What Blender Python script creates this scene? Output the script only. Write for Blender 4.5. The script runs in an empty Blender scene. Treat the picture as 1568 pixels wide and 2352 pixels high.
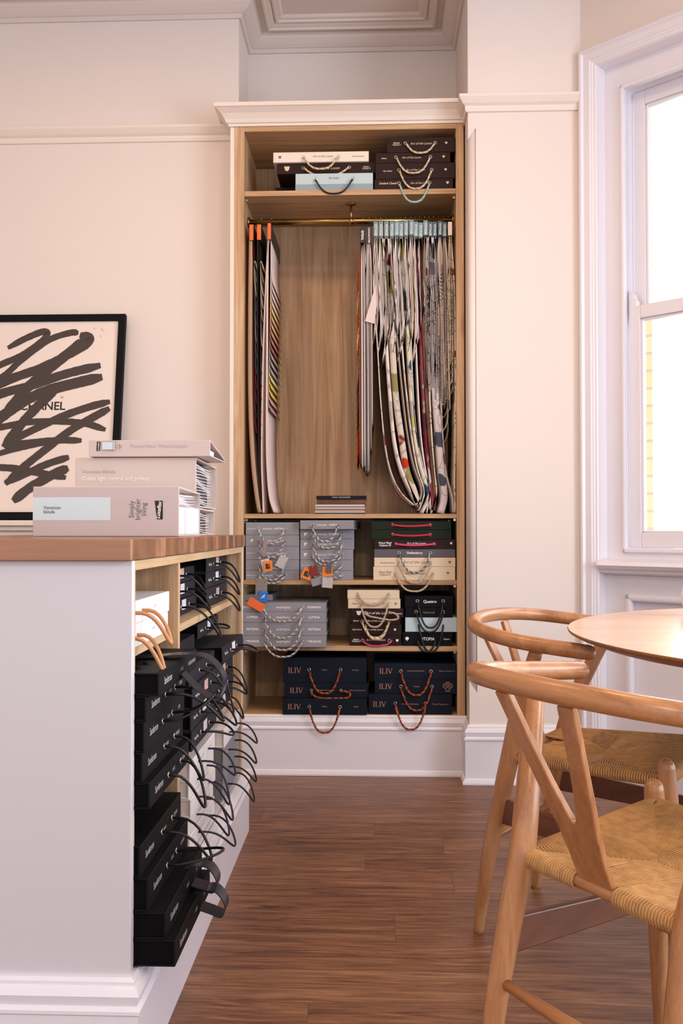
import bpy, bmesh, math, random
from math import sin, cos, pi, tan, atan, sqrt, radians
from mathutils import Vector, Matrix, Euler
random.seed(7)
SC = bpy.context.scene
COL = SC.collection

# ------------------------------------------------------------------ camera
F = 2095.0                       # focal length in pixels of the 1568 x 2352 frame
HC = 0.97                        # camera height
YAW, PITCH = atan(77 / F), atan(41 / F)
cd = bpy.data.cameras.new('camera')
cam = bpy.data.objects.new('camera', cd); COL.objects.link(cam)
cam.location = (0, 0, HC)
cam.rotation_euler = (pi / 2 + PITCH, 0, YAW)
cd.sensor_fit = 'VERTICAL'; cd.sensor_height = 36.0; cd.lens = F / 2352 * 36.0
cd.clip_start = 0.05; cd.clip_end = 200
SC.camera = cam
RM = Euler((pi / 2 + PITCH, 0, YAW)).to_matrix()

def ray(px, py):
    return RM @ Vector(((px - 784) / F, -(py - 1176) / F, -1.0))
def at(px, py, Y):
    """the point at depth Y that the photograph shows at pixel (px, py)"""
    d = ray(px, py); t = Y / d.y
    return Vector((d.x * t, Y, HC + d.z * t))
def atx(px, py, X):
    d = ray(px, py); t = X / d.x
    return Vector((X, d.y * t, HC + d.z * t))

# ------------------------------------------------------------------ world, lights, exposure
W = bpy.data.worlds.new('daylight'); SC.world = W; W.use_nodes = True
nt = W.node_tree
bg = nt.nodes['Background']
# an overcast day: bright sky on the street side of the bay, dimmer towards the depth of the shop behind the viewer
wtc = nt.nodes.new('ShaderNodeTexCoord'); wdp = nt.nodes.new('ShaderNodeVectorMath'); wdp.operation = 'DOT_PRODUCT'
wdp.inputs[1].default_value = (0.70, 0.70, 0.15); nt.links.new(wtc.outputs['Generated'], wdp.inputs[0])
wmr = nt.nodes.new('ShaderNodeMapRange'); wmr.interpolation_type = 'SMOOTHSTEP'
wmr.inputs[1].default_value = 0.05; wmr.inputs[2].default_value = 0.75; nt.links.new(wdp.outputs['Value'], wmr.inputs[0])
wmx = nt.nodes.new('ShaderNodeMix'); wmx.data_type = 'RGBA'; nt.links.new(wmr.outputs[0], wmx.inputs[0])
wmx.inputs[6].default_value = (0.76, 0.81, 0.93, 1); wmx.inputs[7].default_value = (2.6, 2.6, 2.75, 1)
nt.links.new(wmx.outputs[2], bg.inputs[0]); bg.inputs[1].default_value = 1.0

def area(name, loc, target, sx, sy, power, col):
    l = bpy.data.lights.new(name, 'AREA'); l.shape = 'RECTANGLE'; l.size = sx; l.size_y = sy
    l.energy = power; l.color = col
    o = bpy.data.objects.new(name, l); COL.objects.link(o); o.location = loc
    o.rotation_euler = (Vector(target) - Vector(loc)).to_track_quat('-Z', 'Y').to_euler()
    return o
# area light added to stand in for daylight from the bay's unseen windows
area('side_daylight_standin', (3.0, 0.9, 1.6), (-0.4, 2.0, 0.7), 1.5, 1.9, 50, (0.76, 0.86, 1.0))
# warm ceiling lamps of the showroom; the last is an added fill light
for i, (x, y, e, cc) in enumerate(((-1.0, 2.25, 8, (1.0, 0.66, 0.38)), (0.25, 2.0, 8, (1.0, 0.66, 0.38)), (0.2, -1.6, 30, (1.0, 0.80, 0.62)))):
    l = bpy.data.lights.new('ceiling_and_fill_light', 'AREA'); l.shape = 'DISK'; l.size = 0.35; l.energy = e; l.color = cc
    o = bpy.data.objects.new('ceiling_and_fill_light', l); COL.objects.link(o); o.location = (x, y, 3.1)
SC.view_settings.view_transform = 'Standard'; SC.view_settings.look = 'None'
SC.view_settings.exposure = 0.78; SC.view_settings.gamma = 1.0; SC.view_settings.use_curve_mapping = False
SC.cycles.use_denoising = True
SC.cycles.max_bounces = 7; SC.cycles.diffuse_bounces = 4; SC.cycles.glossy_bounces = 3
SC.cycles.transmission_bounces = 4; SC.cycles.transparent_max_bounces = 6
SC.cycles.caustics_reflective = False; SC.cycles.caustics_refractive = False

# ------------------------------------------------------------------ materials
def lin(h):
    """sRGB hex -> linear rgba"""
    h = h.lstrip('#'); out = []
    for i in (0, 2, 4):
        c = int(h[i:i + 2], 16) / 255
        out.append(c / 12.92 if c <= 0.04045 else ((c + 0.055) / 1.055) ** 2.4)
    return tuple(out) + (1.0,)
M = {}
def newmat(name):
    m = bpy.data.materials.new(name); m.use_nodes = True
    return m, m.node_tree, m.node_tree.nodes['Principled BSDF']
def plain(key, hexc, rough=0.6, metal=0.0, spec=0.5, bump=0.0, bscale=400, var=0.0, vscale=6):
    m, t, b = newmat(key)
    b.inputs['Base Color'].default_value = lin(hexc); b.inputs['Roughness'].default_value = rough
    b.inputs['Metallic'].default_value = metal; b.inputs['Specular IOR Level'].default_value = spec
    if bump or var:
        tc = t.nodes.new('ShaderNodeTexCoord')
    if bump:
        n = t.nodes.new('ShaderNodeTexNoise'); n.inputs['Scale'].default_value = bscale
        t.links.new(tc.outputs['Object'], n.inputs['Vector'])
        bp = t.nodes.new('ShaderNodeBump'); bp.inputs['Strength'].default_value = bump; bp.inputs['Distance'].default_value = 0.002
        t.links.new(n.outputs['Fac'], bp.inputs['Height']); t.links.new(bp.outputs['Normal'], b.inputs['Normal'])
    if var:
        n2 = t.nodes.new('ShaderNodeTexNoise'); n2.inputs['Scale'].default_value = vscale; n2.inputs['Detail'].default_value = 4
        t.links.new(tc.outputs['Object'], n2.inputs['Vector'])
        hs = t.nodes.new('ShaderNodeHueSaturation'); hs.inputs['Color'].default_value = lin(hexc)
        mr = t.nodes.new('ShaderNodeMapRange'); mr.inputs[1].default_value = 0.3; mr.inputs[2].default_value = 0.7
        mr.inputs[3].default_value = 1 - var; mr.inputs[4].default_value = 1 + var
        t.links.new(n2.outputs['Fac'], mr.inputs[0]); t.links.new(mr.outputs[0], hs.inputs['Value'])
        t.links.new(hs.outputs['Color'], b.inputs['Base Color'])
    M[key] = m; return m
def wood(key, dark, mid, light, axis='X', scale=1.0, rough=0.45, stretch=14, knots=0.0, bump=0.12, fine=0.35):
    """grain runs along `axis` of the object's own space"""
    m, t, b = newmat(key); N, L = t.nodes, t.links
    b.inputs['Roughness'].default_value = rough
    tc = N.new('ShaderNodeTexCoord'); mp = N.new('ShaderNodeMapping')
    s = {'X': (1, stretch, stretch), 'Y': (stretch, 1, stretch), 'Z': (stretch, stretch, 1)}[axis]
    mp.inputs['Scale'].default_value = tuple(v * scale for v in s)
    L.new(tc.outputs['Object'], mp.inputs['Vector'])
    n = N.new('ShaderNodeTexNoise'); n.inputs['Scale'].default_value = 1.2; n.inputs['Detail'].default_value = 7; n.inputs['Roughness'].default_value = 0.6; n.inputs['Distortion'].default_value = 1.4
    L.new(mp.outputs[0], n.inputs['Vector'])
    mp2 = N.new('ShaderNodeMapping'); mp2.inputs['Scale'].default_value = tuple((v if v == 1 else v * 9) * scale * 1.6 for v in s)
    L.new(tc.outputs['Object'], mp2.inputs['Vector'])
    n2 = N.new('ShaderNodeTexNoise'); n2.inputs['Scale'].default_value = 1.5; n2.inputs['Detail'].default_value = 3
    L.new(mp2.outputs[0], n2.inputs['Vector'])
    mx = N.new('ShaderNodeMix'); mx.data_type = 'FLOAT'; mx.inputs[0].default_value = fine
    L.new(n.outputs['Fac'], mx.inputs[2]); L.new(n2.outputs['Fac'], mx.inputs[3])
    cr = N.new('ShaderNodeValToRGB'); e = cr.color_ramp.elements
    e[0].position = 0.30; e[0].color = lin(dark); e[1].position = 0.72; e[1].color = lin(light)
    k = e.new(0.5); k.color = lin(mid)
    L.new(mx.outputs[0], cr.inputs[0])
    out = cr.outputs[0]
    if knots:
        v = N.new('ShaderNodeTexVoronoi'); v.inputs['Scale'].default_value = 1.0
        mp3 = N.new('ShaderNodeMapping'); mp3.inputs['Scale'].default_value = tuple((2.2 if q == 1 else 4.5) for q in s)
        L.new(tc.outputs['Object'], mp3.inputs['Vector']); L.new(mp3.outputs[0], v.inputs['Vector'])
        r2 = N.new('ShaderNodeMapRange'); r2.inputs[1].default_value = 0.05; r2.inputs[2].default_value = 0.16; r2.inputs[3].default_value = knots; r2.inputs[4].default_value = 0
        L.new(v.outputs['Distance'], r2.inputs[0])
        m2 = N.new('ShaderNodeMix'); m2.data_type = 'RGBA'; m2.inputs[7].default_value = lin(dark)
        L.new(r2.outputs[0], m2.inputs[0]); L.new(out, m2.inputs[6]); out = m2.outputs[2]
    L.new(out, b.inputs['Base Color'])
    bp = N.new('ShaderNodeBump'); bp.inputs['Strength'].default_value = bump; bp.inputs['Distance'].default_value = 0.002
    L.new(n2.outputs['Fac'], bp.inputs['Height']); L.new(bp.outputs[0], b.inputs['Normal'])
    M[key] = m; return m
def floral(key, base, cols, scale=9, thr=0.30, stems='#a3988a', rough=0.9):
    """printed cloth: petals of several colours scattered over a ground colour"""
    m, t, b = newmat(key); N, L = t.nodes, t.links
    b.inputs['Roughness'].default_value = rough; b.inputs['Specular IOR Level'].default_value = 0.2
    tc = N.new('ShaderNodeTexCoord')
    nz = N.new('ShaderNodeTexNoise'); nz.inputs['Scale'].default_value = 14; L.new(tc.outputs['Object'], nz.inputs['Vector'])
    ad = N.new('ShaderNodeVectorMath'); ad.operation = 'MULTIPLY_ADD'; ad.inputs[1].default_value = (0.07, 0.07, 0.07)
    L.new(nz.outputs['Color'], ad.inputs[0]); L.new(tc.outputs['Object'], ad.inputs[2])
    v = N.new('ShaderNodeTexVoronoi'); v.inputs['Scale'].default_value = scale; L.new(ad.outputs[0], v.inputs['Vector'])
    cr = N.new('ShaderNodeValToRGB'); cr.color_ramp.interpolation = 'CONSTANT'
    e = cr.color_ramp.elements
    e[0].position = 0; e[0].color = lin(cols[0]); e[1].position = 1.0 / len(cols); e[1].color = lin(cols[1 % len(cols)])
    for i in range(2, len(cols)):
        k = e.new(i / len(cols)); k.color = lin(cols[i])
    sx = N.new('ShaderNodeSeparateColor'); L.new(v.outputs['Color'], sx.inputs[0]); L.new(sx.outputs[0], cr.inputs[0])
    lt = N.new('ShaderNodeMapRange'); lt.inputs[1].default_value = thr; lt.inputs[2].default_value = thr + 0.06; lt.inputs[3].default_value = 1; lt.inputs[4].default_value = 0
    L.new(v.outputs['Distance'], lt.inputs[0])
    wv = N.new('ShaderNodeTexVoronoi'); wv.feature = 'DISTANCE_TO_EDGE'; wv.inputs['Scale'].default_value = scale * 1.1; L.new(ad.outputs[0], wv.inputs['Vector'])
    wl = N.new('ShaderNodeMapRange'); wl.inputs[1].default_value = 0.02; wl.inputs[2].default_value = 0.04; wl.inputs[3].default_value = 0.8; wl.inputs[4].default_value = 0
    L.new(wv.outputs['Distance'], wl.inputs[0])
    m1 = N.new('ShaderNodeMix'); m1.data_type = 'RGBA'; m1.inputs[6].default_value = lin(base); m1.inputs[7].default_value = lin(stems); L.new(wl.outputs[0], m1.inputs[0])
    m2 = N.new('ShaderNodeMix'); m2.data_type = 'RGBA'; L.new(lt.outputs[0], m2.inputs[0]); L.new(m1.outputs[2], m2.inputs[6]); L.new(cr.outputs[0], m2.inputs[7])
    L.new(m2.outputs[2], b.inputs['Base Color'])
    M[key] = m; return m

plain('wall', '#e5d9d0', 0.9, spec=0.2, bump=0.05, bscale=250)
plain('wall_upper', '#dccdc2', 0.9, spec=0.2, bump=0.05, bscale=250)
plain('ceiling', '#dccfc6', 0.9, spec=0.2)
plain('gloss_white', '#e7e3e8', 0.35)
plain('joinery_white', '#e9dccf', 0.4)
plain('panel_white_shaded', '#cecacd', 0.45)  # darkened: the shade on the end turned from the light is painted in
wood('oak_v', '#8a6645', '#c09a72', '#ddc09c', 'Z', 1.0, 0.55, 16, knots=0.7)
wood('oak_h', '#8a6645', '#bb946b', '#d9b991', 'X', 1.0, 0.55, 16)
wood('oak_y', '#8a6a4a', '#b08f6b', '#ccae8a', 'Y', 1.0, 0.55, 16)
wood('oak_edge', '#a5855f', '#c2a27b', '#d8bd98', 'Y', 1.2, 0.5, 18)
wood('chair_wood', '#8f5c35', '#b07a4e', '#c69468', 'Z', 1.4, 0.30, 10, bump=0.04, fine=0.25)
wood('chair_wood_y', '#8f5c35', '#b07a4e', '#c69468', 'Y', 1.4, 0.30, 10, bump=0.04, fine=0.25)
wood('chair_wood_shadowed', '#542c18', '#6b3c22', '#7c4a2d', 'X', 1.4, 0.4, 10, bump=0.04, fine=0.25)  # chair wood darkened: the shadow on the side stretchers is in its colour
wood('table_wood', '#c79c76', '#dcb796', '#e6c8ac', 'X', 1.0, 0.22, 12, bump=0.03)
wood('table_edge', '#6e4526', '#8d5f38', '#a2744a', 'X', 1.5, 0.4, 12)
plain('cord', '#bb8f5c', 0.85, spec=0.2, var=0.18, vscale=60)
plain('brass', '#a08050', 0.28, 1.0)
plain('chrome', '#c9c4c0', 0.25, 1.0)
plain('eyelet_metal', '#d8cfc4', 0.3, 1.0)
plain('black', '#0b0b0f', 0.6, spec=0.14, bump=0.08)
plain('black_soft', '#07070a', 0.5, spec=0.14)
plain('pages_black', '#08080a', 0.8, spec=0.1)
plain('charcoal', '#242329', 0.6, spec=0.2, bump=0.1)
plain('grey_box', '#8b898e', 0.6, bump=0.06)
plain('grey_dark', '#6b696f', 0.6)
plain('pages_grey', '#7a7674', 0.8)
plain('navy', '#0e1522', 0.6, spec=0.18, bump=0.06)
plain('brown_box', '#291411', 0.55, spec=0.2, bump=0.06)
plain('cream_box', '#dcc7a8', 0.6, bump=0.06)
plain('cream_light', '#e9dccb', 0.6, bump=0.06)
plain('green_box', '#182314', 0.65, spec=0.2, bump=0.06)
plain('shaft_grey', '#565057', 0.6)
plain('pale_blue', '#b9cccf', 0.6)
plain('pale_blue_low', '#8e9fa3', 0.6)
plain('white_box', '#e8e2e0', 0.55)
plain('pages', '#e8ded4', 0.85)
plain('binder', '#c9b8b2', 0.55, bump=0.05)
plain('binder_b', '#cfbfb5', 0.55, bump=0.05)
plain('binder_in', '#ece6e4', 0.6)
plain('gap_shade', '#3a3536', 0.6)  # stands for the shade between the slat sheets
plain('label_blue', '#d3e0e2', 0.6)
plain('ink_white', '#f3eee8', 0.7)
plain('ink_gold', '#d9c9a6', 0.5)
plain('ink_silver', '#b9b4ae', 0.5)
plain('ink_black', '#1d1a1a', 0.6)
plain('ink_grey', '#6a6164', 0.6)
plain('ink_faint', '#b8a9a4', 0.6)
plain('ink_copper', '#b9826c', 0.5)
plain('ink_dim', '#7a5e58', 0.6)
plain('rope_cream', '#dcc6a6', 0.9, spec=0.1)
plain('rope_cream_d', '#b09672', 0.9, spec=0.1)
plain('rope_grey', '#c2bcb6', 0.9, spec=0.1)
plain('rope_grey_d', '#6b6565', 0.9, spec=0.1)
plain('rope_taupe', '#bba794', 0.9, spec=0.1)
plain('rope_copper', '#a8572f', 0.8, spec=0.2)
plain('rope_copper_d', '#5a2a18', 0.8, spec=0.2)
plain('rope_aqua', '#8fb8ae', 0.9, spec=0.1)
plain('cord_black', '#0b0b0f', 0.5)
plain('cord_navy', '#1c1730', 0.5)
plain('cord_red', '#b01c2c', 0.45)
plain('cord_pink', '#c83a63', 0.5)
plain('cord_tan', '#b9855a', 0.7)
plain('strap', '#1d2430', 0.28)
plain('orange', '#e8682a', 0.6)
plain('orange_tag', '#f07f1f', 0.5)
plain('blue_tag', '#1f6fc4', 0.5)
plain('redbrown', '#7d2319', 0.7, bump=0.3)
plain('swatch_pale', '#b8b4b4', 0.9, bump=0.4, bscale=900)
plain('swatch_weave', '#8a8078', 0.9, bump=0.8, bscale=500, var=0.4, vscale=250)
plain('swatch_rose', '#9c8482', 0.9, bump=0.4)
plain('swatch_dark', '#5d595c', 0.9, bump=0.4)
plain('header_dark', '#2f2927', 0.5)
plain('header_black', '#1a1718', 0.5)
plain('teal', '#557f88', 0.45)
plain('teal_dark', '#35545d', 0.5)
plain('teal_pale', '#a5c3c7', 0.4)
plain('cream_plastic', '#e6d6c8', 0.4)
plain('fab_pink', '#dcc6be', 0.9, spec=0.1, bump=0.2, bscale=900)
plain('fab_beige', '#b3927a', 0.9, spec=0.1, bump=0.4, bscale=900)
plain('fab_cream', '#dccbb8', 0.9, spec=0.1, bump=0.2, bscale=900)
plain('fab_white', '#ece2dc', 0.9, spec=0.1)
plain('fab_taupe', '#a08d82', 0.9, spec=0.1)
plain('fab_dark', '#2c2624', 0.9, spec=0.1)
plain('fab_grey', '#8a8280', 0.9, spec=0.1)
plain('fab_olive', '#6e6444', 0.9, spec=0.1, var=0.4, vscale=30)
plain('fab_maroon', '#5e1f2a', 0.9, spec=0.1, var=0.3, vscale=20)
plain('fab_brown', '#6a4a3c', 0.9, spec=0.1, var=0.3, vscale=20)
for k, h in (('s0', '#e0c9bb'), ('s1', '#e6d0a8'), ('s2', '#dfc48e'), ('s3', '#d6b07c'), ('s4', '#c99a7c'), ('s5', '#b57f6b'), ('s6', '#9a6a60'),
             ('s7', '#b7a19a'), ('s8', '#a9a3a2'), ('s9', '#d8cf9a'), ('s10', '#d9bf6a'), ('s11', '#c9a29a'), ('s12', '#b3938f'),
             ('d0', '#b8a888'), ('d1', '#5a4b3e'), ('d2', '#3a4a52'), ('d3', '#6a2027'), ('d4', '#2f2a28'), ('d5', '#8d8372'), ('d6', '#8a5a2e'), ('d7', '#a83a1e')):
    plain('fab_' + k, h, 0.9, spec=0.1, bump=0.3, bscale=700)
floral('flor_pink', '#ddd0c6', ['#ddd0c6', '#a03058', '#ddd0c6', '#7d8a3a', '#b84060'], 8)
floral('flor_red', '#cdbfae', ['#c0301c', '#cdbfae', '#d0441e', '#8d8350', '#cdbfae', '#7c1f22'], 10, 0.46)
floral('flor_green', '#d6ccb2', ['#7f8a3c', '#d6ccb2', '#3c4630', '#b5b25a', '#27506a'], 8, 0.42)
floral('flor_blue', '#d6cbca', ['#39404f', '#d6cbca', '#8c8898', '#d6cbca', '#4b5262'], 13, 0.36, '#a39a9a')
floral('flor_leaf', '#d9cbb6', ['#6a5a30', '#d9cbb6', '#7a2f2a', '#d9cbb6'], 12, 0.2, '#6a5a48')
floral('flor_burg', '#8a4452', ['#7a2434', '#c9bfb8', '#4a2a3a', '#9a3040'], 8, 0.5)
floral('flor_grey', '#b9aca2', ['#8c7f76', '#b9aca2', '#7c4a48'], 12, 0.25)

# glass that lets the daylight through
m, t, b = newmat('window_glass'); N, L = t.nodes, t.links
tr = N.new('ShaderNodeBsdfTransparent'); gl = N.new('ShaderNodeBsdfGlossy'); gl.inputs['Roughness'].default_value = 0.02
fr = N.new('ShaderNodeFresnel'); fr.inputs[0].default_value = 1.3
mx = N.new('ShaderNodeMixShader'); L.new(fr.outputs[0], mx.inputs[0]); L.new(tr.outputs[0], mx.inputs[1]); L.new(gl.outputs[0], mx.inputs[2])
L.new(mx.outputs[0], N['Material Output'].inputs[0]); M['glass'] = m
# butcher-block worktop: staves of slightly different tone
def stave(key, sc, off):
    m, t, b = newmat(key); N, L = t.nodes, t.links
    b.inputs['Roughness'].default_value = 0.35
    tc = N.new('ShaderNodeTexCoord'); mp = N.new('ShaderNodeMapping'); mp.inputs['Scale'].default_value = (1, 18, 18)
    L.new(tc.outputs['Object'], mp.inputs[0])
    n = N.new('ShaderNodeTexNoise'); n.inputs['Scale'].default_value = 1.6; n.inputs['Detail'].default_value = 5; L.new(mp.outputs[0], n.inputs['Vector'])
    sp = N.new('ShaderNodeSeparateXYZ'); L.new(tc.outputs['Object'], sp.inputs[0])
    md = N.new('ShaderNodeMath'); md.operation = 'MULTIPLY'; md.inputs[1].default_value = sc; L.new(sp.outputs[1], md.inputs[0])
    fl = N.new('ShaderNodeMath'); fl.operation = 'FLOOR'; L.new(md.outputs[0], fl.inputs[0])
    wn = N.new('ShaderNodeTexWhiteNoise'); wn.noise_dimensions = '1D'; L.new(fl.outputs[0], wn.inputs['W'])
    mx = N.new('ShaderNodeMix'); mx.data_type = 'FLOAT'; mx.inputs[0].default_value = 0.45; L.new(n.outputs['Fac'], mx.inputs[2]); L.new(wn.outputs[0], mx.inputs[3])
    cr = N.new('ShaderNodeValToRGB'); e = cr.color_ramp.elements
    e[0].position = 0.2; e[0].color = lin('#65402a'); e[1].position = 0.8; e[1].color = lin('#b28260')
    k = e.new(0.5); k.color = lin('#8a5b3b')
    L.new(mx.outputs[0], cr.inputs[0]); L.new(cr.outputs[0], b.inputs['Base Color'])
    M[key] = m
stave('worktop', 24, 0)
# plank floor
m, t, b = newmat('floor_planks'); N, L = t.nodes, t.links
tc = N.new('ShaderNodeTexCoord')
br = N.new('ShaderNodeTexBrick'); br.offset = 0.0; br.inputs['Scale'].default_value = 1.0
br.inputs['Brick Width'].default_value = 1.22; br.inputs['Row Height'].default_value = 0.145; br.inputs['Mortar Size'].default_value = 0.0008
br.inputs['Color1'].default_value = (0.28, 0.28, 0.28, 1); br.inputs['Color2'].default_value = (0.72, 0.72, 0.72, 1); br.inputs['Mortar'].default_value = (0, 0, 0, 1)
fs = N.new('ShaderNodeSeparateXYZ'); L.new(tc.outputs['Object'], fs.inputs[0])
fd = N.new('ShaderNodeMath'); fd.operation = 'DIVIDE'; fd.inputs[1].default_value = 0.145; L.new(fs.outputs[1], fd.inputs[0])
ff = N.new('ShaderNodeMath'); ff.operation = 'FLOOR'; L.new(fd.outputs[0], ff.inputs[0])
fw_ = N.new('ShaderNodeTexWhiteNoise'); fw_.noise_dimensions = '1D'; L.new(ff.outputs[0], fw_.inputs['W'])
fa = N.new('ShaderNodeMath'); fa.operation = 'MULTIPLY_ADD'; fa.inputs[1].default_value = 1.22; L.new(fw_.outputs[0], fa.inputs[0]); L.new(fs.outputs[0], fa.inputs[2])
fc = N.new('ShaderNodeCombineXYZ'); L.new(fa.outputs[0], fc.inputs[0]); L.new(fs.outputs[1], fc.inputs[1])
L.new(fc.outputs[0], br.inputs['Vector'])
mp = N.new('ShaderNodeMapping'); mp.inputs['Scale'].default_value = (2.6, 30, 1); L.new(tc.outputs['Object'], mp.inputs[0])
ns = N.new('ShaderNodeVectorMath'); ns.operation = 'MULTIPLY_ADD'; ns.inputs[1].default_value = (3, 9, 5); L.new(br.outputs['Color'], ns.inputs[0]); L.new(mp.outputs[0], ns.inputs[2])
n = N.new('ShaderNodeTexNoise'); n.inputs['Scale'].default_value = 1.2; n.inputs['Detail'].default_value = 10; n.inputs['Roughness'].default_value = 0.62; n.inputs['Distortion'].default_value = 1.6; L.new(ns.outputs[0], n.inputs['Vector'])
mp2 = N.new('ShaderNodeMapping'); mp2.inputs['Scale'].default_value = (9, 300, 1); L.new(tc.outputs['Object'], mp2.inputs[0])
n2 = N.new('ShaderNodeTexNoise'); n2.inputs['Scale'].default_value = 1.0; n2.inputs['Detail'].default_value = 4; L.new(mp2.outputs[0], n2.inputs['Vector'])
mx = N.new('ShaderNodeMix'); mx.data_type = 'FLOAT'; mx.inputs[0].default_value = 0.35; L.new(n.outputs['Fac'], mx.inputs[2]); L.new(n2.outputs['Fac'], mx.inputs[3])
mb = N.new('ShaderNodeMix'); mb.data_type = 'FLOAT'; mb.inputs[0].default_value = 0.12; L.new(mx.outputs[0], mb.inputs[2]); L.new(br.outputs['Color'], mb.inputs[3])
cr = N.new('ShaderNodeValToRGB'); e = cr.color_ramp.elements
e[0].position = 0.36; e[0].color = lin('#472c20'); e[1].position = 0.68; e[1].color = lin('#a87d5c')
k = e.new(0.5); k.color = lin('#7d5339')
L.new(mb.outputs[0], cr.inputs[0])
mm = N.new('ShaderNodeMix'); mm.data_type = 'RGBA'; mm.inputs[7].default_value = lin('#5d4132')
L.new(br.outputs['Fac'], mm.inputs[0]); L.new(cr.outputs[0], mm.inputs[6]); L.new(mm.outputs[2], b.inputs['Base Color'])
b.inputs['Roughness'].default_value = 0.42
bp = N.new('ShaderNodeBump'); bp.inputs['Strength'].default_value = 0.15; bp.inputs['Distance'].default_value = 0.002
L.new(n2.outputs['Fac'], bp.inputs['Height']); L.new(bp.outputs[0], b.inputs['Normal']); M['floor'] = m
# yellow stock brick outside
m, t, b = newmat('stock_brick'); N, L = t.nodes, t.links
tc = N.new('ShaderNodeTexCoord'); mp = N.new('ShaderNodeMapping'); mp.inputs['Rotation'].default_value = (pi / 2, 0, 0); L.new(tc.outputs['Object'], mp.inputs[0])
br = N.new('ShaderNodeTexBrick'); br.inputs['Scale'].default_value = 1; br.inputs['Brick Width'].default_value = 0.225; br.inputs['Row Height'].default_value = 0.075; br.inputs['Mortar Size'].default_value = 0.006
br.inputs['Color1'].default_value = lin('#f3e6b4'); br.inputs['Color2'].default_value = lin('#f5ebc6'); br.inputs['Mortar'].default_value = lin('#d8cbbd')
L.new(mp.outputs[0], br.inputs['Vector']); L.new(br.outputs['Color'], b.inputs['Base Color']); b.inputs['Roughness'].default_value = 0.9; M['brick'] = m
plain('render_white', '#f4f2ee', 0.9)

# ------------------------------------------------------------------ mesh builder
def catmull(pts, n=6, closed=False):
    pts = [Vector(p) for p in pts]; out = []
    m = len(pts)
    rng = range(m) if closed else range(m - 1)
    for i in rng:
        if closed:
            p0, p1, p2, p3 = pts[i - 1], pts[i], pts[(i + 1) % m], pts[(i + 2) % m]
        else:
            p1, p2 = pts[i], pts[i + 1]
            p0 = pts[i - 1] if i else p1 * 2 - p2
            p3 = pts[i + 2] if i + 2 < m else p2 * 2 - p1
        for k in range(n):
            t = k / n
            out.append(0.5 * ((2 * p1) + (p2 - p0) * t + (2 * p0 - 5 * p1 + 4 * p2 - p3) * t * t + (3 * p1 - p0 - 3 * p2 + p3) * t ** 3))
    if not closed:
        out.append(pts[-1])
    return out

_text = {}
def text_mesh(s, shear=0.0, bold=0.0, align='CENTER'):
    key = (s, shear, bold, align)
    if key not in _text:
        c = bpy.data.curves.new('lettering', 'FONT'); c.body = s; c.size = 1.0; c.shear = shear; c.offset = bold
        c.align_x = align; c.align_y = 'CENTER'; c.resolution_u = 3; c.space_line = 0.85
        o = bpy.data.objects.new('lettering', c); COL.objects.link(o)
        me = bpy.data.meshes.new_from_object(o.evaluated_get(bpy.context.evaluated_depsgraph_get()))
        _text[key] = ([v.co.copy() for v in me.vertices], [tuple(p.vertices) for p in me.polygons])
        bpy.data.objects.remove(o); bpy.data.curves.remove(c); bpy.data.meshes.remove(me)
    return _text[key]

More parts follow.
